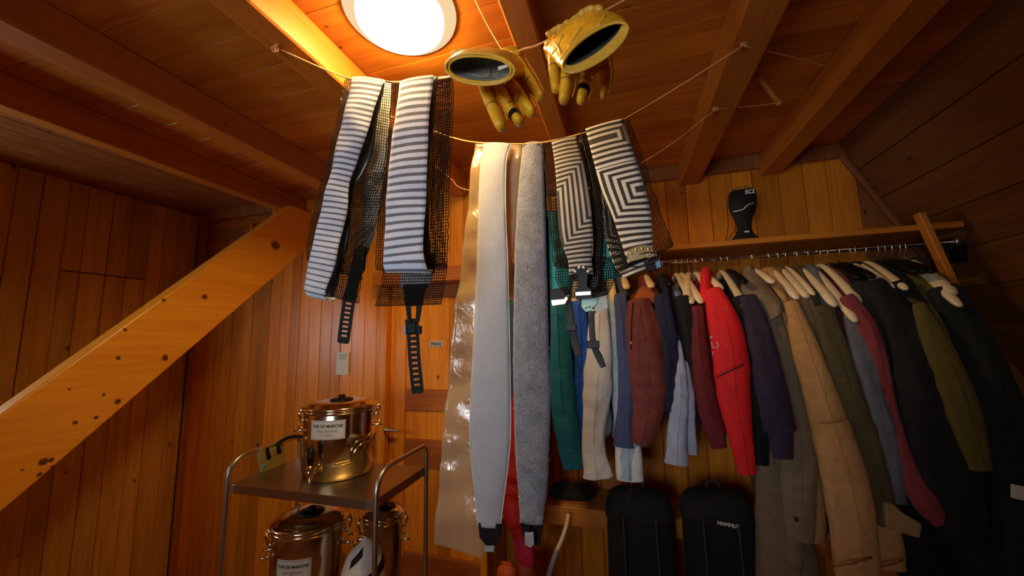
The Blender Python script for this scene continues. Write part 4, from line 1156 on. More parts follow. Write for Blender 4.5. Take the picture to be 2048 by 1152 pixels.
def sleeve(parent, pts, mat, flat=0.52, seed=0, name='sleeve', wr=0.10, n=16, label=None, nv=6, tilt=0.0, hem=True):
    """pts (x, y, half width px, Y) down the front of a garment"""
    P = cr(pts, nv); rings = []
    for i, p in enumerate(P):
        c = at(p[0], p[1], p[3]); hw = pw(2 * p[2], p[0], p[1], p[3]) / 2
        q0 = P[max(i - 1, 0)]; q1 = P[min(i + 1, len(P) - 1)]
        t = (at(q1[0], q1[1], q1[3]) - at(q0[0], q0[1], q0[3])).normalized()
        ax = Vector((0, 1, 0)).cross(t).normalized(); ay = t.cross(ax).normalized()
        ring = []
        for j in range(n):
            an = 2 * PI * j / n
            k = 1 + wr * mnoise.noise(Vector((math.cos(an) * 1.3 + seed * 7.7, math.sin(an) * 1.3, i * 0.33 + seed))) * (1 if 0 < i else 0.3)
            k2 = 1 + 3.2 * wr * mnoise.noise(Vector((math.cos(an) * 2.6 + seed * 3.3, math.sin(an) * 2.6 + 5, i * 0.16 + seed)))
            el = math.exp(-((i / max(1, len(P) - 1) - 0.45) / 0.16) ** 2)      # creases gather at the elbow
            k2 += 1.6 * wr * el * math.sin(i * 2.1 + an * 2 + seed * 5)
            k += 0.45 * wr * el * math.sin(i * 1.9 + seed * 9 + an)
            k2 += 1.3 * wr * mnoise.noise(Vector((math.cos(an) * 1.1 + seed * 1.3, i * 0.9 + seed * 4, 2.0)))
            ca_, sa_ = math.cos(an), math.sin(an)
            ring.append(c + ax * (hw * math.copysign(abs(ca_) ** .85, ca_) * k) + ay * (hw * flat * math.copysign(abs(sa_) ** .8, sa_) * k2))
        rings.append(ring)
    # open, hemmed end: the cloth turns back up inside
    last = rings[-1]; c = sum(last, Vector()) / n
    t = (at(P[-1][0], P[-1][1], P[-1][3]) - at(P[-2][0], P[-2][1], P[-2][3])).normalized()
    rings.append([v + t * 0.003 for v in last])
    rings.append([c + (v - c) * 0.95 + t * 0.003 for v in last])
    rings.append([c + (v - c) * 0.92 - t * 0.004 for v in last])
    rings.append([c + (v - c) * 0.80 - t * 0.06 for v in last])
    o = obj(name, *loft(rings, True, True), mat, parent, label=label)
    sub(o, 1)
    if hem and len(P) > 6:
        hr = []
        m_ = len(P)
        for i in (m_ - 2, m_ - 1):
            c = sum(rings[i], Vector()) / n
            hr.append([c + (v - c) * 1.035 for v in rings[i]])
        sub(obj('hem_band', *loft(hr, False, False), mat, parent), 1)
        # outer seam down the sleeve
        jx = int(n * (0.72 if int(seed * 10) % 2 else 0.80))
        V, Fc = tube([rings[i][jx] + (rings[i][jx] - sum(rings[i], Vector()) / n) * 0.02 for i in range(1, m_)], 0.0016, 5)
        obj('seam', V, Fc, mat, parent)
    return o
def body(parent, X, mat, zt, zh, th=0.04, hd=0.21, seed=0, name='body', flare=1.1, dx=0.0, narrow=1.0):
    """trunk of a garment on its hanger: wide along the depth of the room"""
    prof = [(zt + 0.035, 0.045, 0.6), (zt + 0.005, 0.07, 0.8), (zt - 0.055, 0.125 * narrow, 0.8), (zt - 0.135, 0.180 * narrow, 1.0), (zt - 0.25, hd * 0.96, 1.2)]
    N = 7
    for k in range(1, N + 1):
        s = k / N
        prof.append((zt - 0.25 + (zh - zt + 0.25) * s, hd * (0.96 + (flare - 0.96) * s * 0.5), 1.2 + 0.25 * s))
    rings = []; n = 28
    for i, (z, b, kx) in enumerate(prof):
        ring = []
        for j in range(n):
            an = 2 * PI * j / n
            w = mnoise.noise(Vector((math.cos(an) * 1.6 + seed * 5.1, math.sin(an) * 1.6, i * 0.35 + seed)))
            ca, sa = math.cos(an), math.sin(an)
            x = th * kx * (1 + 0.9 * w) * math.copysign(abs(ca) ** 0.8, ca)
            yv = b * (1 + 0.06 * w) * math.copysign(abs(sa) ** 0.9, sa)
            ring.append(Vector((X + dx * (zt - z) + x, YRD + yv + 0.01, z)))
        rings.append(ring)
    c = sum(rings[-1], Vector()) / n
    rings.append([c + (v - c) * 0.8 + Vector((0, 0, 0.03)) for v in rings[-1]])
    o = obj(name, *loft(rings, True, True), mat, parent); sub(o, 1)
    return o
def garment(name, label, mat, px, zh, sl, cat='jacket', th=0.035, seed=0, zt=None, rear=True, group='clothes hanging on the rod', hd=0.21, cuff=None, dx=0.0, narrow=1.0, wr=0.15):
    X = hookx(px)
    zt = ZHG - 0.012 if zt is None else zt
    rt = empty(name, (X, YRD, zt), label, cat, group)
    body(rt, X, mat, zt, zh + DZ, th, hd, seed, dx=dx, narrow=narrow)
    for k, s in enumerate(sl):
        sleeve(rt, s, mat, seed=seed + k * .37, wr=wr)
    if rear:
        zs = [zt - 0.06, zt - 0.2, zt - 0.38, zt - 0.55]
        rings = []
        V, Fc = tube([Vector((X + .01, YRD + 0.19 + .02 * k, z)) for k, z in enumerate(zs)], [.05, .06, .055, .045], 12, True, 0.8)
        sub(obj('sleeve', V, Fc, mat, rt), 1)
    return rt, X
def cuffband(parent, pts, mat, name='cuff', label=None, seed=0):
    return sleeve(parent, pts, mat, name=name, seed=seed, wr=.03, nv=3, label=label, hem=False)

C_teal = cloth('teal shell', (0.002, 0.17, 0.29), 0.55)
C_tealL = cloth('dark teal cloth', (0.003, 0.05, 0.075), 0.6)
C_blue = cloth('bright blue shell', (0.006, 0.11, 0.75), 0.5)
C_offw = cloth('off-white shell', (0.88, 0.87, 0.84), 0.7, var=0.08)
C_pale = cloth('pale grey blue', (0.42, 0.55, 0.66), 0.75)
C_slate = cloth('slate blue', (0.065, 0.085, 0.20), 0.75)
C_rust = cloth('rust shell', (0.20, 0.034, 0.022), 0.7)
C_rustL = cloth('rust orange collar', (0.42, 0.10, 0.03), 0.7)
C_navy = cloth('navy shell', (0.006, 0.010, 0.038), 0.7)
C_shirt = cloth('light blue shirt', (0.46, 0.49, 0.62), 0.8)
C_black = cloth('black shell', (0.0025, 0.0025, 0.003), 0.8)
C_redshade = cloth('shaded red', (0.16, 0.008, 0.012), 0.75)  # dark copy of the hoodie red, with its shade in the colour
C_red = cloth('bright red fleece', (0.80, 0.008, 0.010), 0.75, 600, 0.2, 0.12)
C_purple = cloth('dark plum', (0.028, 0.015, 0.040), 0.8)
C_taupe = cloth('taupe corduroy', (0.235, 0.165, 0.095), 0.9)
C_tan = cloth('tan canvas', (0.58, 0.30, 0.105), 0.9)
C_taupe2 = cloth('brown taupe canvas', (0.19, 0.115, 0.065), 0.9)
C_olive = cloth('olive brown canvas', (0.095, 0.072, 0.028), 0.9)
C_lin = cloth('tan lining', (0.38, 0.24, 0.10), 0.9)
C_denim = cloth('grey denim', (0.135, 0.140, 0.160), 0.9)
C_pink = cloth('dusty red fleece', (0.25, 0.036, 0.042), 0.85)
C_oliv2 = cloth('olive green fleece', (0.110, 0.080, 0.010), 0.9)
C_dgreen = cloth('black green shell', (0.005, 0.0075, 0.0045), 0.8)
C_char = cloth('charcoal shell', (0.008, 0.0075, 0.0065), 0.8)
C_redd = cloth('red nylon', (0.42, 0.006, 0.010), 0.45)
C_mag = cloth('magenta nylon', (0.46, 0.008, 0.045), 0.5)
C_orng = cloth('orange nylon', (0.55, 0.085, 0.010), 0.5)
C_dgrey = cloth('dark grey cloth', (0.05, 0.05, 0.05), 0.8)

yf = 1.92
# behind the hanging skins
g, X = garment('jacket', 'dark teal jacket seen as a sliver between the two grey skins', C_tealL, 1045, 0.95, [[(1018, 600, 14, yf), (1022, 700, 16, yf), (1024, 800, 16, yf), (1026, 895, 13, yf)]], seed=1)
hanger(1045, 'wooden hanger hidden behind the grey skins holding the dark teal jacket')
g, X = garment('jacket', 'red jacket whose sleeve shows between the tips of the two grey skins', C_redd, 1075, 0.62, [[(1046, 640, 14, yf - .01), (1044, 780, 18, yf - .02), (1036, 900, 26, yf - .04), (1034, 980, 32, yf - .05), (1038, 1035, 31, yf - .05), (1050, 1068, 22, yf - .05)]], seed=2)
cuffband(g, [(1044, 1056, 22, yf - .03), (1046, 1085, 21, yf - .03), (1052, 1112, 18, yf - .03), (1056, 1128, 14, yf - .03)], C_mag, 'cuff', 'magenta cuff')
hanger(1075, 'wooden hanger hidden behind the grey skins holding the red jacket')
g, X = garment('jacket', 'teal and dark blue jacket beside the salt-and-pepper skin', C_teal, 1120, 0.95, [[(1116, 590, 20, yf), (1120, 700, 24, yf), (1126, 800, 26, yf), (1138, 885, 24, yf), (1146, 936, 20, yf)]], seed=3)
hanger(1120, 'wooden hanger under the teal jacket')
g, X = garment('jacket', 'bright blue jacket behind the grey webbing straps', C_blue, 1152, 0.98, [[(1156, 600, 14, yf + .02), (1164, 700, 16, yf + .02), (1160, 800, 15, yf + .02), (1161, 892, 11, yf + .02)]], seed=4)
hanger(1152, 'wooden hanger under the bright blue jacket')
g, X = garment('jacket', 'off-white shell jacket with broad sleeve hanging behind the straps', C_offw, 1190, 0.93, [[(1200, 590, 13, yf), (1198, 680, 24, yf), (1195, 770, 29, yf), (1188, 850, 24, yf), (1188, 905, 24, yf), (1196, 953, 30, yf)]], seed=5)
hanger(1190, 'wooden hanger under the off-white jacket')
g, X = garment('jacket', 'pale grey-blue jacket with light hem between the off-white and slate ones', C_pale, 1222, 0.93, [[(1228, 600, 12, yf + .02), (1238, 700, 16, yf + .02), (1244, 800, 19, yf + .02), (1254, 880, 25, yf + .01), (1259, 955, 27, yf + .01)]], seed=6)
cuffband(g, [(1255, 885, 26.5, yf + .01), (1257, 915, 28, yf + .01), (1260, 958, 28.5, yf + .01)], C_offw, 'hem', 'off-white hem')
hanger(1222, 'wooden hanger under the pale grey-blue jacket')
g, X = garment('shirt', 'slate blue shirt with turned cuff left of the rust jacket', C_slate, 1243, 1.0, [[(1240, 585, 13, yf), (1247, 680, 15, yf), (1252, 780, 16, yf), (1248, 850, 18, yf - .01), (1247, 892, 21, yf - .01)]], 'shirt', seed=7)
V, Fc = loft([[at(1253 + 17 * math.cos(t), 572 + 10 * math.sin(t), 2.02 - .04 * math.sin(t)) for t in [k * 2 * PI / 14 for k in range(14)]], [at(1255 + 15 * math.cos(t), 590 + 8 * math.sin(t), 2.0 - .03 * math.sin(t)) for t in [k * 2 * PI / 14 for k in range(14)]]])
sub(obj('collar', V, Fc, C_dgrey, g, label='grey collar'), 1)
hanger(1246, 'wooden hanger whose neck shows above the grey collar, left of the rust jacket', drop=.09)

g, X = garment('jacket', 'rust red shell jacket with orange hood lining and long zip', C_rust, 1287, 1.02, [[(1276, 596, 22, yf), (1287, 670, 37, yf), (1296, 750, 41, yf), (1297, 815, 33, yf - .01), (1287, 858, 25, yf - .02), (1281, 888, 18, yf - .02)]], seed=8, th=.05)
V, Fc = loft([[at(1298 + 20 * math.cos(t), 574 + 9 * math.sin(t), 2.02 - .05 * math.sin(t)) for t in [k * 2 * PI / 16 for k in range(16)]],
              [at(1296 + 26 * math.cos(t), 590 + 11 * math.sin(t), 1.99 - .06 * math.sin(t)) for t in [k * 2 * PI / 16 for k in range(16)]],
              [at(1290 + 32 * math.cos(t), 606 + 10 * math.sin(t), 1.97 - .05 * math.sin(t)) for t in [k * 2 * PI / 16 for k in range(16)]]])
sub(obj('hood', V, Fc, C_rustL, g, label='orange hood lining'), 1)
V, Fc = tube(cr([at(1266, 605, 1.842), at(1263, 650, 1.835), at(1262, 700, 1.832)], 4), .0035, 6); obj('zip', V, Fc, C_black, g)
p = at(1262, 684, 1.825); V, Fc = tube([p, p + Vector((0, 0, -.008))], .004, 8); obj('zip_pull', V, Fc, M_white, g)
hanger(1290, 'wooden hanger standing up from the rust jacket hood', drop=.09)
g, X = garment('jacket', 'navy blue jacket right of the rust jacket', C_navy, 1322, 1.05, [[(1322, 585, 16, yf), (1333, 670, 22, yf), (1338, 750, 19, yf), (1340, 822, 13, yf)]], seed=9)
hanger(1324, 'dark plastic hanger with tall wire hook above the navy jacket', M_black, drop=.085, group='dark hangers on the rod')
g, X = garment('shirt', 'light blue-grey shirt with two loose sleeves under the cluster of hangers', C_shirt, 1347, 1.0, [[(1356, 680, 5, yf + .01), (1358, 735, 14, yf), (1360, 800, 18, yf), (1354, 865, 20, yf), (1353, 927, 24, yf)], [(1366, 720, 10, yf + .03), (1374, 790, 15, yf + .02), (1381, 855, 11, yf + .02), (1384, 908, 10, yf + .02)]], 'shirt', seed=10, zt=ZHG - .10, narrow=.6)
g, X = garment('jacket', 'thin black jacket just left of the red hoodie and its added shaded side', C_black, 1365, 1.02, [[(1360, 590, 20, yf + .04), (1378, 680, 18, yf + .04), (1388, 770, 12, yf + .03), (1392, 850, 8, yf + .03)]], seed=11, zt=ZHG - .07, narrow=.7)
g, X = garment('jacket', 'shaded red garment added as the dim left side of the red hoodie', C_redshade, 1384, 1.0, [[(1392, 610, 15, yf + .04), (1398, 700, 19, yf + .03), (1411, 790, 23, yf + .02), (1428, 855, 21, yf + .01), (1438, 894, 17, yf + .01)]], seed=12, zt=ZHG - .06, narrow=.7)  # added garment, stands in for the shaded left part of the hoodie
hanger(1350, 'bare wooden hanger at the left of the crossed cluster beside the red hoodie', yaw=.10, drop=.18)
hanger(1361, 'bare wooden hanger second in the crossed cluster beside the red hoodie', yaw=.16, drop=.18)
hanger(1376, 'bare wooden hanger swung the opposite way across the cluster beside the red hoodie', yaw=-.30, drop=.16)
hanger(1389, 'bare wooden hanger at the right of the crossed cluster, touching the red hoodie', yaw=.12, drop=.21, zoff=.015)

g, X = garment('hoodie', 'bright red fleece hoodie with white chest emblem', C_red, 1410, 0.98, [[(1424, 575, 16, yf + .02), (1446, 640, 33, yf), (1461, 715, 37, yf - .01), (1467, 790, 35, yf - .02), (1479, 860, 27, yf - .03), (1488, 910, 22, yf - .03), (1494, 946, 19, yf - .03)]], 'hoodie', seed=13, th=.045, wr=.06)
V, Fc = loft([[at(1413 + 9 * math.cos(t), 533 + 4 * math.sin(t), 2.06 - .05 * math.sin(t)) for t in [k * 2 * PI / 16 for k in range(16)]],
              [at(1412 + 13 * math.cos(t), 552 + 9 * math.sin(t), 2.03 - .06 * math.sin(t)) for t in [k * 2 * PI / 16 for k in range(16)]],
              [at(1411 + 11 * math.cos(t), 580 + 9 * math.sin(t), 2.0 - .06 * math.sin(t)) for t in [k * 2 * PI / 16 for k in range(16)]],
              [at(1418 + 18 * math.cos(t), 606 + 8 * math.sin(t), 1.97 - .05 * math.sin(t)) for t in [k * 2 * PI / 16 for k in range(16)]]])
sub(obj('hood', V, Fc, C_red, g), 1)
def on_sleeve(px, py, d=1.80): return at(px, py, d)
b = MB()
for a, c in (((1423, 683), (1426, 696)), ((1426, 696), (1431, 694)), ((1432, 684), (1438, 690)), ((1438, 690), (1433, 697)), ((1420, 677), (1422.5, 672)), ((1422.5, 672), (1425, 677)), ((1425, 709), (1427, 704))):
    b.add(*tube([at(a[0], a[1], 1.826), at(c[0], c[1], 1.826)], .0018, 6))
b.build('emblem', M_white, g)
V, Fc = tube([at(1432, 755, 1.815), at(1460, 742, 1.80), at(1487, 729, 1.82)], .003, 6); obj('pocket_seam', V, Fc, M_ink, g)
hanger(1403, 'wire hook hanger inside the red hoodie', yaw=.1, drop=.12)
g, X = garment('jacket', 'black jacket between the red hoodie and the plum fleece', C_black, 1438, 0.98, [[(1480, 590, 20, yf + .04), (1504, 680, 22, yf + .03), (1515, 780, 20, yf + .03), (1519, 860, 18, yf + .03), (1522, 928, 16, yf + .03)]], seed=14, zt=ZHG - .06, narrow=.8)
hanger(1440, 'bare wooden hanger with shiny tip above the black jacket, right of the red hoodie', yaw=.10, drop=.215, arm=.225)
g, X = garment('fleece', 'dark plum fleece with banded cuff', C_purple, 1453, 0.98, [[(1494, 590, 17, yf + .02), (1515, 650, 25, yf - .03), (1533, 730, 30, yf - .06), (1546, 800, 33, yf - .07), (1558, 860, 34, yf - .07)]], 'fleece', seed=15, th=.04)
cuffband(g, [(1559, 856, 26, yf - .07), (1562, 885, 24, yf - .07), (1566, 915, 20, yf - .07)], C_purple, 'cuff', None, 2)
hanger(1453, 'dark hanger with thin wire hook inside the plum fleece', M_black, drop=.09, group='dark hangers on the rod')
g, X = garment('coat', 'long taupe corduroy coat with upturned collar and buttoned cuff', C_taupe, 1500, 0.42, [[(1540, 600, 15, yf + .04), (1560, 690, 22, yf + .03), (1578, 770, 25, yf + .03), (1592, 850, 30, yf + .02), (1596, 930, 37, yf - .02), (1597, 1012, 33, yf - .02)]], 'coat', seed=16, th=.05, wr=.07)
cuffband(g, [(1597, 1008, 34, yf - .02), (1598, 1040, 32.5, yf - .02), (1600, 1078, 28, yf - .02)], C_taupe, 'cuff', None, 3)
p = at(1593, 1040, yf - .075); V, Fc = tube([p, p + Vector((0, .008, 0))], .007, 12); obj('cuff_button', V, Fc, M_ink, g)
sleeve(g, [(1545, 900, 34, yf + .10), (1556, 1000, 46, yf + .10), (1570, 1100, 60, yf + .10), (1580, 1220, 70, yf + .10)], C_taupe, .5, 5.5, 'skirt', .08)
V, Fc, uv = ribbon([(1487, 536, 2.10, 1500, 528, 2.14), (1484, 560, 2.06, 1516, 546, 2.10), (1482, 585, 2.02, 1534, 566, 2.05), (1500, 604, 1.99, 1552, 588, 2.00), (1526, 628, 1.95, 1562, 604, 1.95), (1530, 645, 1.93, 1566, 622, 1.93)], 8, 5, .035)
o = solid(obj('collar', V, Fc, C_taupe, g), .006)
hanger(1502, 'wire hook hanger under the taupe corduroy coat collar', drop=.10)
g, X = garment('jacket', 'tan canvas work jacket with two long sleeves', C_tan, 1533, 0.55, [[(1580, 600, 14, yf + .02), (1609, 690, 28, yf), (1634, 770, 35, yf - .01), (1661, 860, 42, yf - .02), (1688, 960, 49, yf - .03), (1706, 1060, 48, yf - .04), (1716, 1170, 44, yf - .04)],
              [(1640, 690, 22, yf + .06), (1685, 810, 30, yf + .05), (1724, 920, 34, yf + .04), (1752, 1010, 36, yf + .03), (1774, 1090, 34, yf + .03), (1784, 1136, 27, yf + .03)]], seed=17, th=.05, wr=.07)
V, Fc = tube(cr([at(1664, 1133, yf - .09), at(1700, 1128, yf - .12), at(1744, 1115, yf - .09)], 4), .003, 6); obj('cuff_seam', V, Fc, M_seam, g)
V, Fc = tube(cr([at(1756, 1133, yf - .03), at(1785, 1128, yf - .05), at(1806, 1120, yf - .02)], 4), .003, 6); obj('cuff_seam', V, Fc, M_seam, g)
V, Fc = tube(cr([at(1640, 846, yf - .11), at(1665, 846, yf - .13), at(1696, 838, yf - .11)], 4), .0022, 6); obj('elbow_seam', V, Fc, M_seam, g)
hanger(1535, 'bare wooden hanger above the tan canvas jacket, first right of the taupe collar', yaw=.06, drop=.18)
g, X = garment('jacket', 'brown taupe jacket squeezed behind the tan canvas jacket', C_taupe2, 1552, 0.85, [[(1606, 590, 15, yf + .04), (1632, 660, 18, yf + .03), (1658, 740, 20, yf + .02), (1684, 810, 20, yf + .02), (1708, 880, 16, yf + .02)]], seed=18)
hanger(1553, 'bare wooden hanger second right of the taupe collar', yaw=.05, drop=.175)
hanger(1568, 'slim wooden hanger third right of the taupe collar', yaw=.02, drop=.165, r=.013)
g, X = garment('jacket', 'olive brown canvas jacket with turned-out tan cuff', C_olive, 1588, 0.70, [[(1640, 610, 20, yf + .02), (1666, 690, 29, yf + .01), (1690, 770, 31, yf), (1720, 860, 33, yf), (1744, 940, 30, yf), (1764, 1000, 26, yf), (1778, 1050, 22, yf)]], seed=19, th=.045)
poly_plate('cuff', [(1770, 1006), (1790, 1010), (1812, 1030), (1846, 1049), (1842, 1079), (1812, 1070), (1772, 1058)], yf - .04, .05, C_lin, g, 'tan turned cuff', .008)
hanger(1590, 'thick bare wooden hanger with rounded tip above the olive brown jacket', yaw=.10, drop=.22, r=.020, arm=.23)
g, X = garment('jacket', 'grey denim jacket right of the olive brown one', C_denim, 1612, 0.85, [[(1702, 625, 17, yf + .02), (1722, 700, 25, yf + .01), (1742, 780, 23, yf), (1768, 860, 22, yf), (1788, 930, 20, yf), (1797, 1005, 16, yf)]], seed=20)
hanger(1612, 'long bare wooden hanger reaching down to the grey denim shoulder', yaw=.12, drop=.29, r=.019, arm=.255)
hanger(1636, 'bare wooden hanger just left of the dusty red fleece shoulder', yaw=.10, drop=.21, r=.020)
g, X = garment('fleece', 'dusty red fleece jacket whose drooping cuff curls to the right', C_pink, 1652, 0.80, [[(1690, 590, 16, yf + .02), (1733, 650, 21, yf), (1757, 720, 19, yf), (1775, 800, 16, yf), (1798, 880, 16, yf), (1820, 950, 24, yf), (1850, 1000, 31, yf - .01), (1884, 1042, 25, yf - .01)]], 'fleece', seed=21)
hanger(1652, 'dark hanger inside the dusty red fleece', M_black, drop=.10, group='dark hangers on the rod')
g, X = garment('jacket', 'charcoal jacket with dropped shoulders right of the dusty red fleece', C_char, 1678, 0.80, [[(1716, 560, 20, yf + .05), (1760, 630, 24, yf + .04), (1790, 720, 26, yf + .03), (1808, 850, 24, yf + .03), (1820, 960, 20, yf + .03)]], seed=22)
hanger(1675, 'dark hanger carrying the charcoal jacket', M_black, drop=.10, group='dark hangers on the rod')
g, X = garment('jacket', 'big black jacket filling the gap left of the olive fleece', C_black, 1700, 0.45, [[(1740, 560, 26, yf + .03), (1806, 660, 42, yf + .01), (1842, 770, 54, yf), (1872, 880, 58, yf), (1900, 980, 58, yf), (1926, 1080, 46, yf)]], seed=23, th=.06)
hanger(1696, 'small wooden hanger neck, left one of three above the black jackets', drop=.16, r=.017)
hanger(1706, 'slim wooden hanger neck, middle one of three above the black jackets', drop=.15, r=.013)
hanger(1728, 'small wooden hanger neck, right one of three above the black jackets', drop=.16, r=.017)
g, X = garment('jacket', 'black jacket with square shoulders under the thin hooks near the rod end', C_black, 1756, 0.70, [[(1790, 560, 30, yf + .06), (1840, 650, 36, yf + .06), (1870, 760, 36, yf + .06)]], seed=24, th=.06)
for px, lb in ((1752, 'left'), (1765, 'middle'), (1779, 'right')):
    hanger(px, 'dark hanger with bright wire hook, %s one of three over the square black jacket' % lb, M_black, drop=.09, group='dark hangers on the rod')
g, X = garment('fleece', 'olive green fleece with long hanging sleeve at the right of the rack', C_oliv2, 1795, 0.62, [[(1836, 605, 14, yf - .01), (1862, 665, 27, yf - .02), (1892, 735, 34, yf - .03), (1917, 800, 37, yf - .04), (1940, 870, 32, yf - .04), (1961, 938, 24, yf - .04)],
              [(1958, 920, 9, yf + .06), (1984, 990, 11, yf + .06), (2004, 1050, 15, yf + .06), (2000, 1100, 24, yf + .06), (1996, 1146, 25, yf + .06)]], 'fleece', seed=25, th=.05, wr=.06)
V, Fc = loft([[at(1828 + 20 * math.cos(t) - 6 * math.sin(t), 586 + 9 * math.sin(t) + 6 * math.cos(t), 2.0 - .05 * math.sin(t)) for t in [k * 2 * PI / 14 for k in range(14)]],
              [at(1838 + 26 * math.cos(t) - 6 * math.sin(t), 606 + 10 * math.sin(t) + 8 * math.cos(t), 1.96 - .05 * math.sin(t)) for t in [k * 2 * PI / 14 for k in range(14)]]])
sub(obj('collar', V, Fc, C_oliv2, g), 1)
hanger(1795, 'wooden hanger with tip poking out of the olive green fleece collar', yaw=.05, drop=.24, arm=.25)
g, X = garment('coat', 'black-green coat at the far right end of the rod', C_dgreen, 1812, 0.30, [[(1880, 570, 34, yf + .05), (1950, 690, 44, yf + .04), (1994, 810, 52, yf + .03), (2030, 950, 60, yf + .03), (2052, 1150, 66, yf + .03)]], 'coat', seed=26, th=.07)
poly_plate('woven_tag', [(2024, 968), (2060, 976), (2060, 1004), (2024, 996)], 1.845, .006, M_paper, g, 'pale woven tag', .001)
hanger(1806, 'wide wooden hanger with broad neck nearest the rod end', drop=.19, r=.024)

# ------------------------------------------------------------------ pouch on the shelf
YPO = 2.17
rowsP = [(1463, 1507, 366, .5), (1457, 1511, 371, .8), (1455, 1513, 385, 1), (1455.5, 1513, 400, 1), (1459, 1511, 411, 1), (1466, 1505, 422, .9), (1471, 1502, 433, .9), (1473, 1502, 447, .9), (1470, 1506, 456, .95), (1462, 1516, 464, 1), (1450, 1526, 470.5, 1.0)]
dzp = ZSH - at(1488, 470.5, YPO).z
po = empty('storage_pouch', (at(1488, 470, YPO).x, YPO, ZSH), 'black hourglass-shaped drawstring pouch standing on the hat shelf', 'pouch')
rings = []
for xl, xr, yy, k in rowsP:
    c = (at(xl, yy, YPO) + at(xr, yy, YPO)) / 2; a = (at(xr, yy, YPO) - at(xl, yy, YPO)).length / 2
    rings.append([c + Vector((a * math.cos(t), min(.055, a * .55) * k * math.sin(t), dzp)) for t in [j * 2 * PI / 28 for j in range(28)]])
sub(obj('pouch_body', *loft(rings), C_black, po), 1)
def pf(x, y, d=.062): 
    p = at(x, y, YPO - d); p.z += dzp; return p
V, Fc = tube(cr([pf(1465, 411, .045), pf(1476, 408.5, .056), pf(1485, 406, .058), pf(1492, 399, .058), pf(1499, 395, .052), pf(1506, 393, .04)], 4), .0028, 7); obj('white_piping', V, Fc, M_white, po)
V, Fc = tube(cr([pf(1463, 370, .02), pf(1475, 362.5, .03), pf(1495, 361.5, .03), pf(1508, 367, .02)], 4) , .0022, 7); obj('top_piping', V, Fc, C_dgrey, po)
flat_text('SCI', .030, pf(1498, 371, .068), (1, 0, 0), (0, 0, 1), M_white, po, .0012)
p = pf(1492, 450.5, .058); obj('small_tag', *box(p.x - .010, p.y - .004, p.z - .0035, p.x + .010, p.y, p.z + .0035), M_white, po, False)
V, Fc = tube(cr([pf(1456, 372, .03), pf(1453.5, 400, .05), pf(1455, 440, .05), pf(1450, 469, .05)], 5), .0018, 6); obj('drawstring', V, Fc, M_black, po)
V, Fc = tube(cr([pf(1473, 433, .05), pf(1468, 447, .055), pf(1458, 462, .055), pf(1451, 469, .055)], 5), .0018, 6); obj('drawstring', V, Fc, M_black, po)

# ------------------------------------------------------------------ steel trolley
ZT = CZ - 0.60
tx0, tx1, ty0, ty1 = -1.672, -0.925, 1.285, 1.66
tr = empty('serving_trolley', ((tx0 + tx1) / 2, (ty0 + ty1) / 2, 0), 'stainless steel serving trolley with curved tube sides in front of the plank wall', 'trolley')
ZL = CZ - 1.11
for z in (ZT, ZL):
    b = MB()
    b.add(*box(tx0 + .012, ty0 + .006, z - .006, tx1 - .012, ty1 - .006, z, .001))
    b.add(*box(tx0 + .012, ty0 + .000, z - .036, tx1 - .012, ty0 + .008, z + .001, .001)); b.add(*box(tx0 + .012, ty1 - .008, z - .036, tx1 - .012, ty1, z + .001, .001))
    b.add(*box(tx0 + .010, ty0, z - .036, tx0 + .018, ty1, z + .001, .001)); b.add(*box(tx1 - .018, ty0, z - .036, tx1 - .010, ty1, z + .001, .001))
    b.build('tray', M_shelfst, tr, False)
    for x in (tx0 + .012, tx1 - .045):
        obj('corner_plate', *box(x, ty0 - .003, z - .034, x + .033, ty0 + .001, z - .001, .001), M_satin, tr, False)
zr = CZ - 0.495
for x in (tx0, tx1):
    rr_ = .085
    pts = [(x, ty0, .09), (x, ty0, .4), (x, ty0, zr - rr_)]
    pts += [(x, ty0 + rr_ * (1 - math.cos(t)), zr - rr_ + rr_ * math.sin(t)) for t in [k * PI / 2 / 8 for k in range(1, 9)]]
    r3 = .035
    pts += [(x, ty1 - r3 - .1, zr), (x, ty1 - r3, zr)]
    pts += [(x, ty1 - r3 + r3 * math.sin(t), zr - r3 + r3 * math.cos(t)) for t in [k * PI / 2 / 6 for k in range(1, 7)]]
    pts += [(x, ty1, .4), (x, ty1, .09)]
    V, Fc = tube(pts, .0105, 12); obj('side_rail', V, Fc, M_satin, tr)
    for yy in (ty0, ty1):
        V, Fc = tube([(x - .012, yy, .045), (x + .012, yy, .045)], .045, 20); obj('caster', V, Fc, M_rubber, tr)
        obj('caster_fork', *box(x - .018, yy - .012, .04, x + .018, yy + .012, .10, .003), M_satin, tr, False)

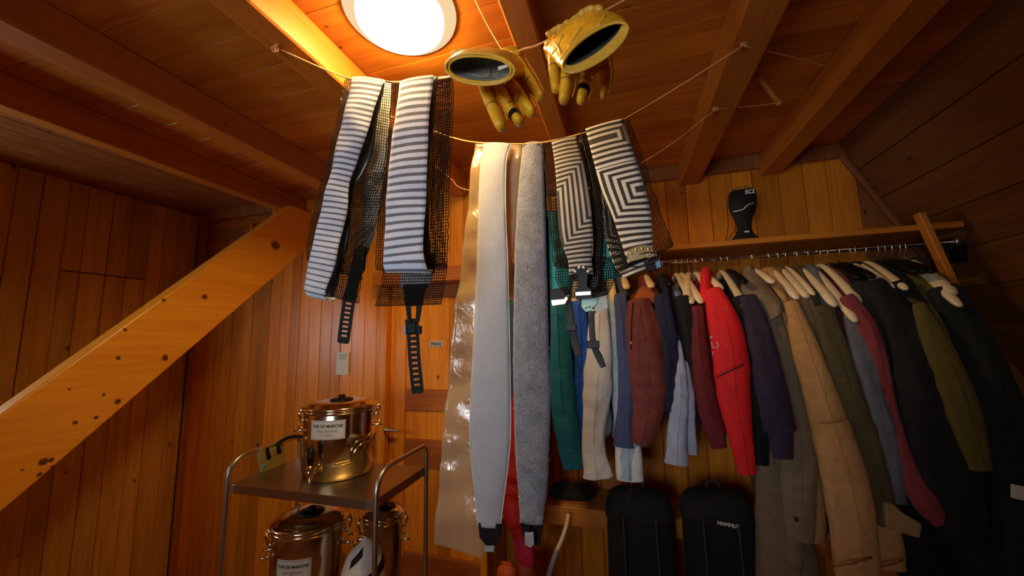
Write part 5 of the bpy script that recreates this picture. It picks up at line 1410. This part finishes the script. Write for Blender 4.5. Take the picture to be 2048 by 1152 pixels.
# ------------------------------------------------------------------ tea urns
def urn(cx, cy, z0, r, h, label, lab_off, lw, lh, lz, tap=True, mat=M_steel):
    rt = empty('tea_urn', (cx, cy, z0), label, 'urn', 'steel tea urns on the trolley')
    prof = [(r * .9, 0), (r * .97, .004), (r * .975, .03), (r, .036), (r, h * .93), (r * .99, h * .95), (r * 1.03, h * .955), (r * 1.035, h * .975), (r * .99, h * .985)]
    obj('body', *lathe(prof, cx, cy, 64, z0), mat, rt)
    prof = [(r * 1.02, h * .988), (r * 1.05, h * .995), (r * 1.05, h * 1.025), (r * 1.0, h * 1.04), (r * .90, h * 1.05), (r * .86, h * 1.075), (r * .55, h * 1.09), (r * .3, h * 1.085), (.001, h * 1.085)]
    lid = obj('lid', *lathe(prof, cx, cy, 64, z0), mat, rt)
    V, Fc = lathe([(.05, 0), (.052, .004), (.045, .009), (.016, .011), (.013, .017), (.018, .022), (.010, .026), (.001, .027)], cx, cy, 32, z0 + h * 1.083)
    obj('lid_knob', V, Fc, M_black, lid)
    a0 = math.atan2(-cy, -cx)
    def cyl(a, z, rr): return Vector((cx + rr * math.cos(a), cy + rr * math.sin(a), z))
    for s in (1.15, -1.25, 2.6):
        a = a0 + s
        b = MB()
        for da in (-.05, .05):
            b.add(*tube([cyl(a + da, z0 + h * .86, r + .012), cyl(a + da, z0 + h * .95, r + .022), cyl(a + da, z0 + h * 1.03, r + .014)], .0042, 7))
        b.add(*tube([cyl(a - .08, z0 + h * .86, r + .010), cyl(a + .08, z0 + h * .86, r + .010)], .008, 8))
        b.build('clamp', M_steel, rt)
    for s in (1.35, -1.55):
        a = a0 + s
        V, Fc = tube(cr([cyl(a - .22, z0 + h * .70, r - .002), cyl(a - .22, z0 + h * .70, r + .022), cyl(a - .10, z0 + h * .69, r + .030), cyl(a + .10, z0 + h * .69, r + .030), cyl(a + .22, z0 + h * .70, r + .022), cyl(a + .22, z0 + h * .70, r - .002)], 4), .006, 8)
        obj('side_handle', V, Fc, M_steel, rt)
    if lw:
        a = a0 + lab_off; zc = z0 + lz
        def patch(w, hh, rr, nm, m_):
            n = 10; V = []; Fc = []
            for k in range(n + 1):
                aa = a + (-.5 + k / n) * w / r
                V += [cyl(aa, zc - hh / 2, rr), cyl(aa, zc + hh / 2, rr)]
            for k in range(n): Fc.append((2 * k, 2 * k + 2, 2 * k + 3, 2 * k + 1))
            return obj(nm, V, Fc, m_, rt)
        lab = patch(lw, lh, r + .0012, 'label_plate', M_paper)
        b = MB()
        for (x0, x1, y0, y1) in ((-.47, .47, .44, .455), (-.47, .47, -.455, -.44), (-.475, -.467, -.45, .45), (.467, .475, -.45, .45)):
            n = 8
            for k in range(n):
                xa = x0 + (x1 - x0) * k / n; xb = x0 + (x1 - x0) * (k + 1) / n
                b.add([cyl(a + xa * lw / r, zc + y0 * lh, r + .0018), cyl(a + xb * lw / r, zc + y0 * lh, r + .0018), cyl(a + xb * lw / r, zc + y1 * lh, r + .0018), cyl(a + xa * lw / r, zc + y1 * lh, r + .0018)], [(0, 1, 2, 3)])
        b.build('label_border', M_inkg, lab, False)
        for txt, sz, dz_, m_, bo in (('THÉ DE MARCHE', lw * .113, lh * .20, M_ink, .0004), ('SELF-SERVICE', lw * .095, -lh * .06, M_inkg, 0), ('1L / PERS', lw * .085, -lh * .28, M_inkg, 0)):
            V, Fc = text_mesh(txt, sz, bo)
            obj('lettering', [cyl(a + v.x / r, zc + dz_ + v.y, r + .0022) for v in V], Fc, m_, lab, False)
    if tap:
        a = a0 - .62
        V, Fc = tube([cyl(a, z0 + .055, r - .005), cyl(a, z0 + .055, r + .045)], .012, 12); tp = obj('tap', V, Fc, M_steel, rt)
        V, Fc = tube([cyl(a, z0 + .085, r + .035), cyl(a, z0 + .05, r + .038), cyl(a, z0 + .012, r + .038)], [.013, .013, .009], 12); obj('tap_spout', V, Fc, M_steel, tp)
        V, Fc = tube([cyl(a, z0 + .08, r + .036), cyl(a, z0 + .155, r + .034)], [.011, .016], 12); obj('tap_handle', V, Fc, M_black, tp)
    return rt, cyl, a0
u1, cyl, a0 = urn(-1.305, 1.53, ZT + .0005, .158, .295, 'steel tea urn on the trolley top with a white tea label', -.36, .150, .080, .218)
V, Fc = tube(cr([cyl(a0 + .30, ZT + .075, .165), cyl(a0 + .34, ZT + .115, .172), cyl(a0 + .50, ZT + .145, .178), cyl(a0 + .85, ZT + .15, .178), cyl(a0 + 1.05, ZT + .17, .172)], 5), .006, 8)
obj('overflow_pipe', V, Fc, M_steel, u1)
V, Fc = tube(cr([cyl(a0 - .20, ZT + .07, .163), cyl(a0 + .05, ZT + .07, .168), cyl(a0 + .30, ZT + .075, .165)], 4), .004, 8); obj('overflow_pipe', V, Fc, M_brass, u1)
u2, cyl, a0 = urn(-1.365, 1.44, ZL + .0005, .150, .335, 'steel tea urn on the lower tray with a white tea label', -.42, .138, .085, .205)
u3, cyl, a0 = urn(-1.085, 1.565, ZL + .0005, .088, .33, 'slim steel urn on the lower tray behind the white helmet', 0, 0, 0, 0, False)
# white and black helmet standing in front of the slim urn
HX, HY = at(727, 1110, 1.39).x, 1.39
hl = empty('helmet', (HX, HY, ZL), 'white helmet with black bands standing on the lower tray behind the trolley post', 'helmet')
def helm(t, a, k=1.0):
    """t 0 bottom .. 1 top"""
    prof = [(0, .070), (.15, .080), (.45, .086), (.65, .084), (.82, .068), (.93, .042), (1, .0)]
    for (t0, r0), (t1, r1) in zip(prof, prof[1:]):
        if t <= t1:
            s = (t - t0) / (t1 - t0); r = r0 + (r1 - r0) * s; break
    return Vector((HX + r * k * math.cos(a), HY + r * k * .95 * math.sin(a), ZL + .001 + .315 * t + .012 * math.cos(a) * (1 if t > .5 else 0)))
ts = [0, .08, .15, .3, .45, .56, .65, .74, .82, .88, .93, .97, 1]
rings = [[helm(t, j * 2 * PI / 32, 1) for j in range(32)] for t in ts]
rings[-1] = [rings[-1][0] + (v - rings[-1][0]) * .05 for v in rings[-2]]
sub(obj('shell', *loft(rings), M_white, hl), 1)
ac = math.atan2(-HY, -HX)
def band(f0, f1, a_0, a_1, nm='black_band'):
    V = []; Fc = []; n = 16
    for k in range(n + 1):
        s = k / n; a = ac + a_0 + (a_1 - a_0) * s
        V += [helm(f0(s), a, 1.02), helm(f1(s), a, 1.02)]
    for k in range(n): Fc.append((2 * k, 2 * k + 2, 2 * k + 3, 2 * k + 1))
    solid(obj(nm, V, Fc, M_black, hl), .003)
band(lambda s: .52 + .16 * s * s, lambda s: .60 + .18 * s * s, -1.5, 1.5)
band(lambda s: .02, lambda s: .54, -1.5, -.62)
band(lambda s: .05 + .45 * s, lambda s: .18 + .42 * s, -.35, .65)
band(lambda s: .76 + .1 * s, lambda s: .84 + .1 * s, -.75, -.1)
p = helm(.66, ac - .28, 1.03); V, Fc = tube([p, p + Vector((.0, -.003, 0))], .007, 12); obj('vent', V, Fc, M_black, hl)
# pouch hung on the left rail
pts = [(521, 899), (527, 893), (536, 903), (550, 897), (557, 884), (567, 886), (573, 912), (573, 926), (547, 938), (528, 947)]
V = [onx(x, yy, tx0 + .018) for x, yy in pts]; n = len(V); V += [v + Vector((-.03, 0, 0)) for v in V]
Fc = [tuple(range(n))[::-1], tuple(range(n, 2 * n))] + [(i, (i + 1) % n, (i + 1) % n + n, i + n) for i in range(n)]
C_khaki = cloth('khaki cloth', (0.34, 0.24, 0.05), 0.85)
pch = empty('cloth_pouch', onx(545, 900, tx0), 'khaki cloth pouch hung over the left trolley rail with black cable', 'pouch')
o = obj('bag', V, Fc, C_khaki, pch, False); bv = o.modifiers.new('bevel', 'BEVEL'); bv.width = .006; bv.segments = 3
for x0 in (532, 553):
    V = [onx(x, yy, tx0 + .021) for x, yy in ((x0, 897 - (x0 - 532) * .55), (x0 + 5, 895 - (x0 - 532) * .55), (x0 + 10, 917 - (x0 - 532) * .55), (x0 + 2, 919 - (x0 - 532) * .55))]
    solid(obj('strap', V, [(0, 1, 2, 3)], M_black, pch, False), .004)
p = onx(528, 931, tx0 + .022); V, Fc = tube([p, p + Vector((.004, 0, 0))], .007, 10); obj('blue_snap', V, Fc, plain('cyan snap', (.06, .42, .5), .4), pch, label='small cyan snap')
V, Fc = tube(cr([onx(554, 892, tx0 + .02), onx(560, 884, tx0 + .02), onx(575, 876, tx0 + .04), onx(592, 872.5, tx0 + .08), onx(606, 874, tx0 + .12)], 5), .008, 8); obj('cable', V, Fc, M_black, pch)

# ------------------------------------------------------------------ on and under the bench
def pack(px, pyt, w, label, seed, txt=None):
    Y = 2.085
    c = at(px, pyt, Y); rt = empty('backpack', (c.x, Y, 0), label, 'backpack', 'black backpacks in front of the bench')
    hw = pw(w, px, pyt + 80, Y) / 2; zt = c.z
    rings = []
    for z, kx, ky in ((0.0, .80, .70), (.03, .95, .95), (.2, 1, 1.05), (.40, 1, 1.0), (zt - .12, .97, .92), (zt - .05, .90, .8), (zt - .015, .72, .6), (zt, .45, .35)):
        ring = []
        for j in range(28):
            an = 2 * PI * j / 28; ca, sa = math.cos(an), math.sin(an)
            k = 1 + .06 * mnoise.noise(Vector((ca * 2 + seed, sa * 2, z * 9)))
            ring.append(Vector((c.x + hw * kx * k * math.copysign(abs(ca) ** .6, ca), Y + .078 * ky * k * math.copysign(abs(sa) ** .7, sa), z)))
        rings.append(ring)
    sub(obj('pack_body', *loft(rings), C_black, rt), 1)
    rings = []
    for z, kx, ky in ((zt - .13, .98, 1.0), (zt - .12, 1.02, 1.08), (zt - .05, .96, 1.0), (zt - .005, .80, .75), (zt + .008, .45, .4)):
        rings.append([Vector((c.x + hw * kx * math.copysign(abs(math.cos(t)) ** .6, math.cos(t)), Y + .078 * ky * math.copysign(abs(math.sin(t)) ** .7, math.sin(t)), z)) for t in [j * 2 * PI / 28 for j in range(28)]])
    sub(obj('lid', *loft(rings, False), C_char, rt), 1)
    for s in (-.45, .45):
        V, Fc = tube(cr([(c.x + s * hw, Y - .085, zt - .10), (c.x + s * hw, Y - .092, zt - .25), (c.x + s * hw * 1.1, Y - .09, .12)], 5), .011, 8, True, .4); obj('strap', V, Fc, M_web, rt)
    V, Fc = tube(cr([(c.x - .03, Y + .02, zt), (c.x - .02, Y + .02, zt + .03), (c.x + .02, Y + .02, zt + .03), (c.x + .03, Y + .02, zt)], 5), .006, 8); obj('haul_loop', V, Fc, M_web, rt)
    if txt:
        p = at(1457, 1050, Y - .090)
        flat_text(txt, .021, p, (1, 0, -.10), (.1, 0, 1), M_white, rt, .0010)
    return rt
pack(1275, 978, 138, 'black backpack leaning on the bench, left one below the red hoodie', 1)
pack(1428, 980, 148, 'black backpack with small white brand lettering in front of the bench', 2, 'MAMMUT')
# dark trousers hanging between pack and coat
trr = empty('trousers', at(1512, 1060, 2.05), 'dark grey trousers between the lettered backpack and the taupe coat', 'trousers')
c = at(1505, 1040, 2.09); 
for s in (-1, 1):
    sleeve(trr, [(1508 + s * 6, 1042, 13, 2.08), (1512 + s * 9, 1100, 15, 2.07), (1516 + s * 10, 1180, 16, 2.07), (1518 + s * 10, 1240, 15, 2.07)], C_dgrey, .6, s * 3.1, 'trouser_leg')
# dark bundle lying on the bench
bd = empty('cloth_bundle', (at(1145, 990, 2.32).x, 2.32, ZBN), 'black crumpled cloth bundle lying on the bench below the teal jacket', 'bundle')
cx = at(1145, 990, 2.32).x
rings = []
for z, k in ((0.001, .8), (.012, 1.0), (.04, .95), (.062, .6), (.070, .15)):
    rings.append([Vector((cx + .17 * k * (1 + .35 * mnoise.noise(Vector((math.cos(t) * 1.5, math.sin(t) * 1.5, z * 20)))) * math.cos(t), 2.32 + .09 * k * math.sin(t), ZBN + z * (1 + .4 * mnoise.noise(Vector((math.cos(t) * 2, math.sin(t), 3)))))) for t in [j * 2 * PI / 24 for j in range(24)]])
sub(obj('folded_cloth', *loft(rings), C_black, bd), 1)
# curved stick leaning under the bench
YC = 2.12
ck = empty('walking_stick', at(1104, 1140, YC), 'curved wooden stick with grey grip leaning under the bench', 'stick')
P = cr([at(1137, 1028, YC), at(1133, 1050, YC - .005), at(1124, 1078, YC - .01), at(1115, 1098, YC - .015)], 6)
V, Fc = tube(P, [.011] * len(P), 12); obj('shaft', V, Fc, M_hang, ck)
P = cr([at(1115, 1098, YC - .015), at(1108, 1118, YC - .02), at(1100, 1142, YC - .025), at(1093, 1170, YC - .03)], 6)
V, Fc = tube(P, [.0135] * len(P), 12); obj('grip', V, Fc, M_greytip, ck, label='grey grip')
# orange dry bags on the floor
for px, py, r, Y, lb, m_ in ((1015, 1150, 23, 2.02, 'orange dry bag lying left, below the red sleeve', C_orng), (1052, 1142, 21, 2.06, 'orange-red dry bag standing right, below the magenta cuff', C_orng)):
    c = at(px, py, Y); rt = empty('dry_bag', (c.x, Y, 0), lb, 'bag', 'orange dry bags on the floor')
    hw = pw(2 * r, px, py, Y) / 2
    zt = at(px, py - r, Y).z
    rings = []
    for z, k in ((0.0, .85), (.02, 1.0), (zt * .5, 1.05), (zt - .05, .98), (zt - .02, .8), (zt - .004, .5), (zt, .2)):
        rings.append([Vector((c.x + hw * k * (1 + .12 * mnoise.noise(Vector((math.cos(t) * 1.4 + px, math.sin(t) * 1.4, z * 8)))) * math.cos(t), Y + hw * .8 * k * math.sin(t), z)) for t in [j * 2 * PI / 24 for j in range(24)]])
    sub(obj('bag_body', *loft(rings), m_, rt), 1)
    V, Fc = tube([(c.x - hw * .5, Y, zt + .002), (c.x + hw * .5, Y, zt + .002)], .010, 8, True, .5); obj('roll_top', V, Fc, m_, rt)
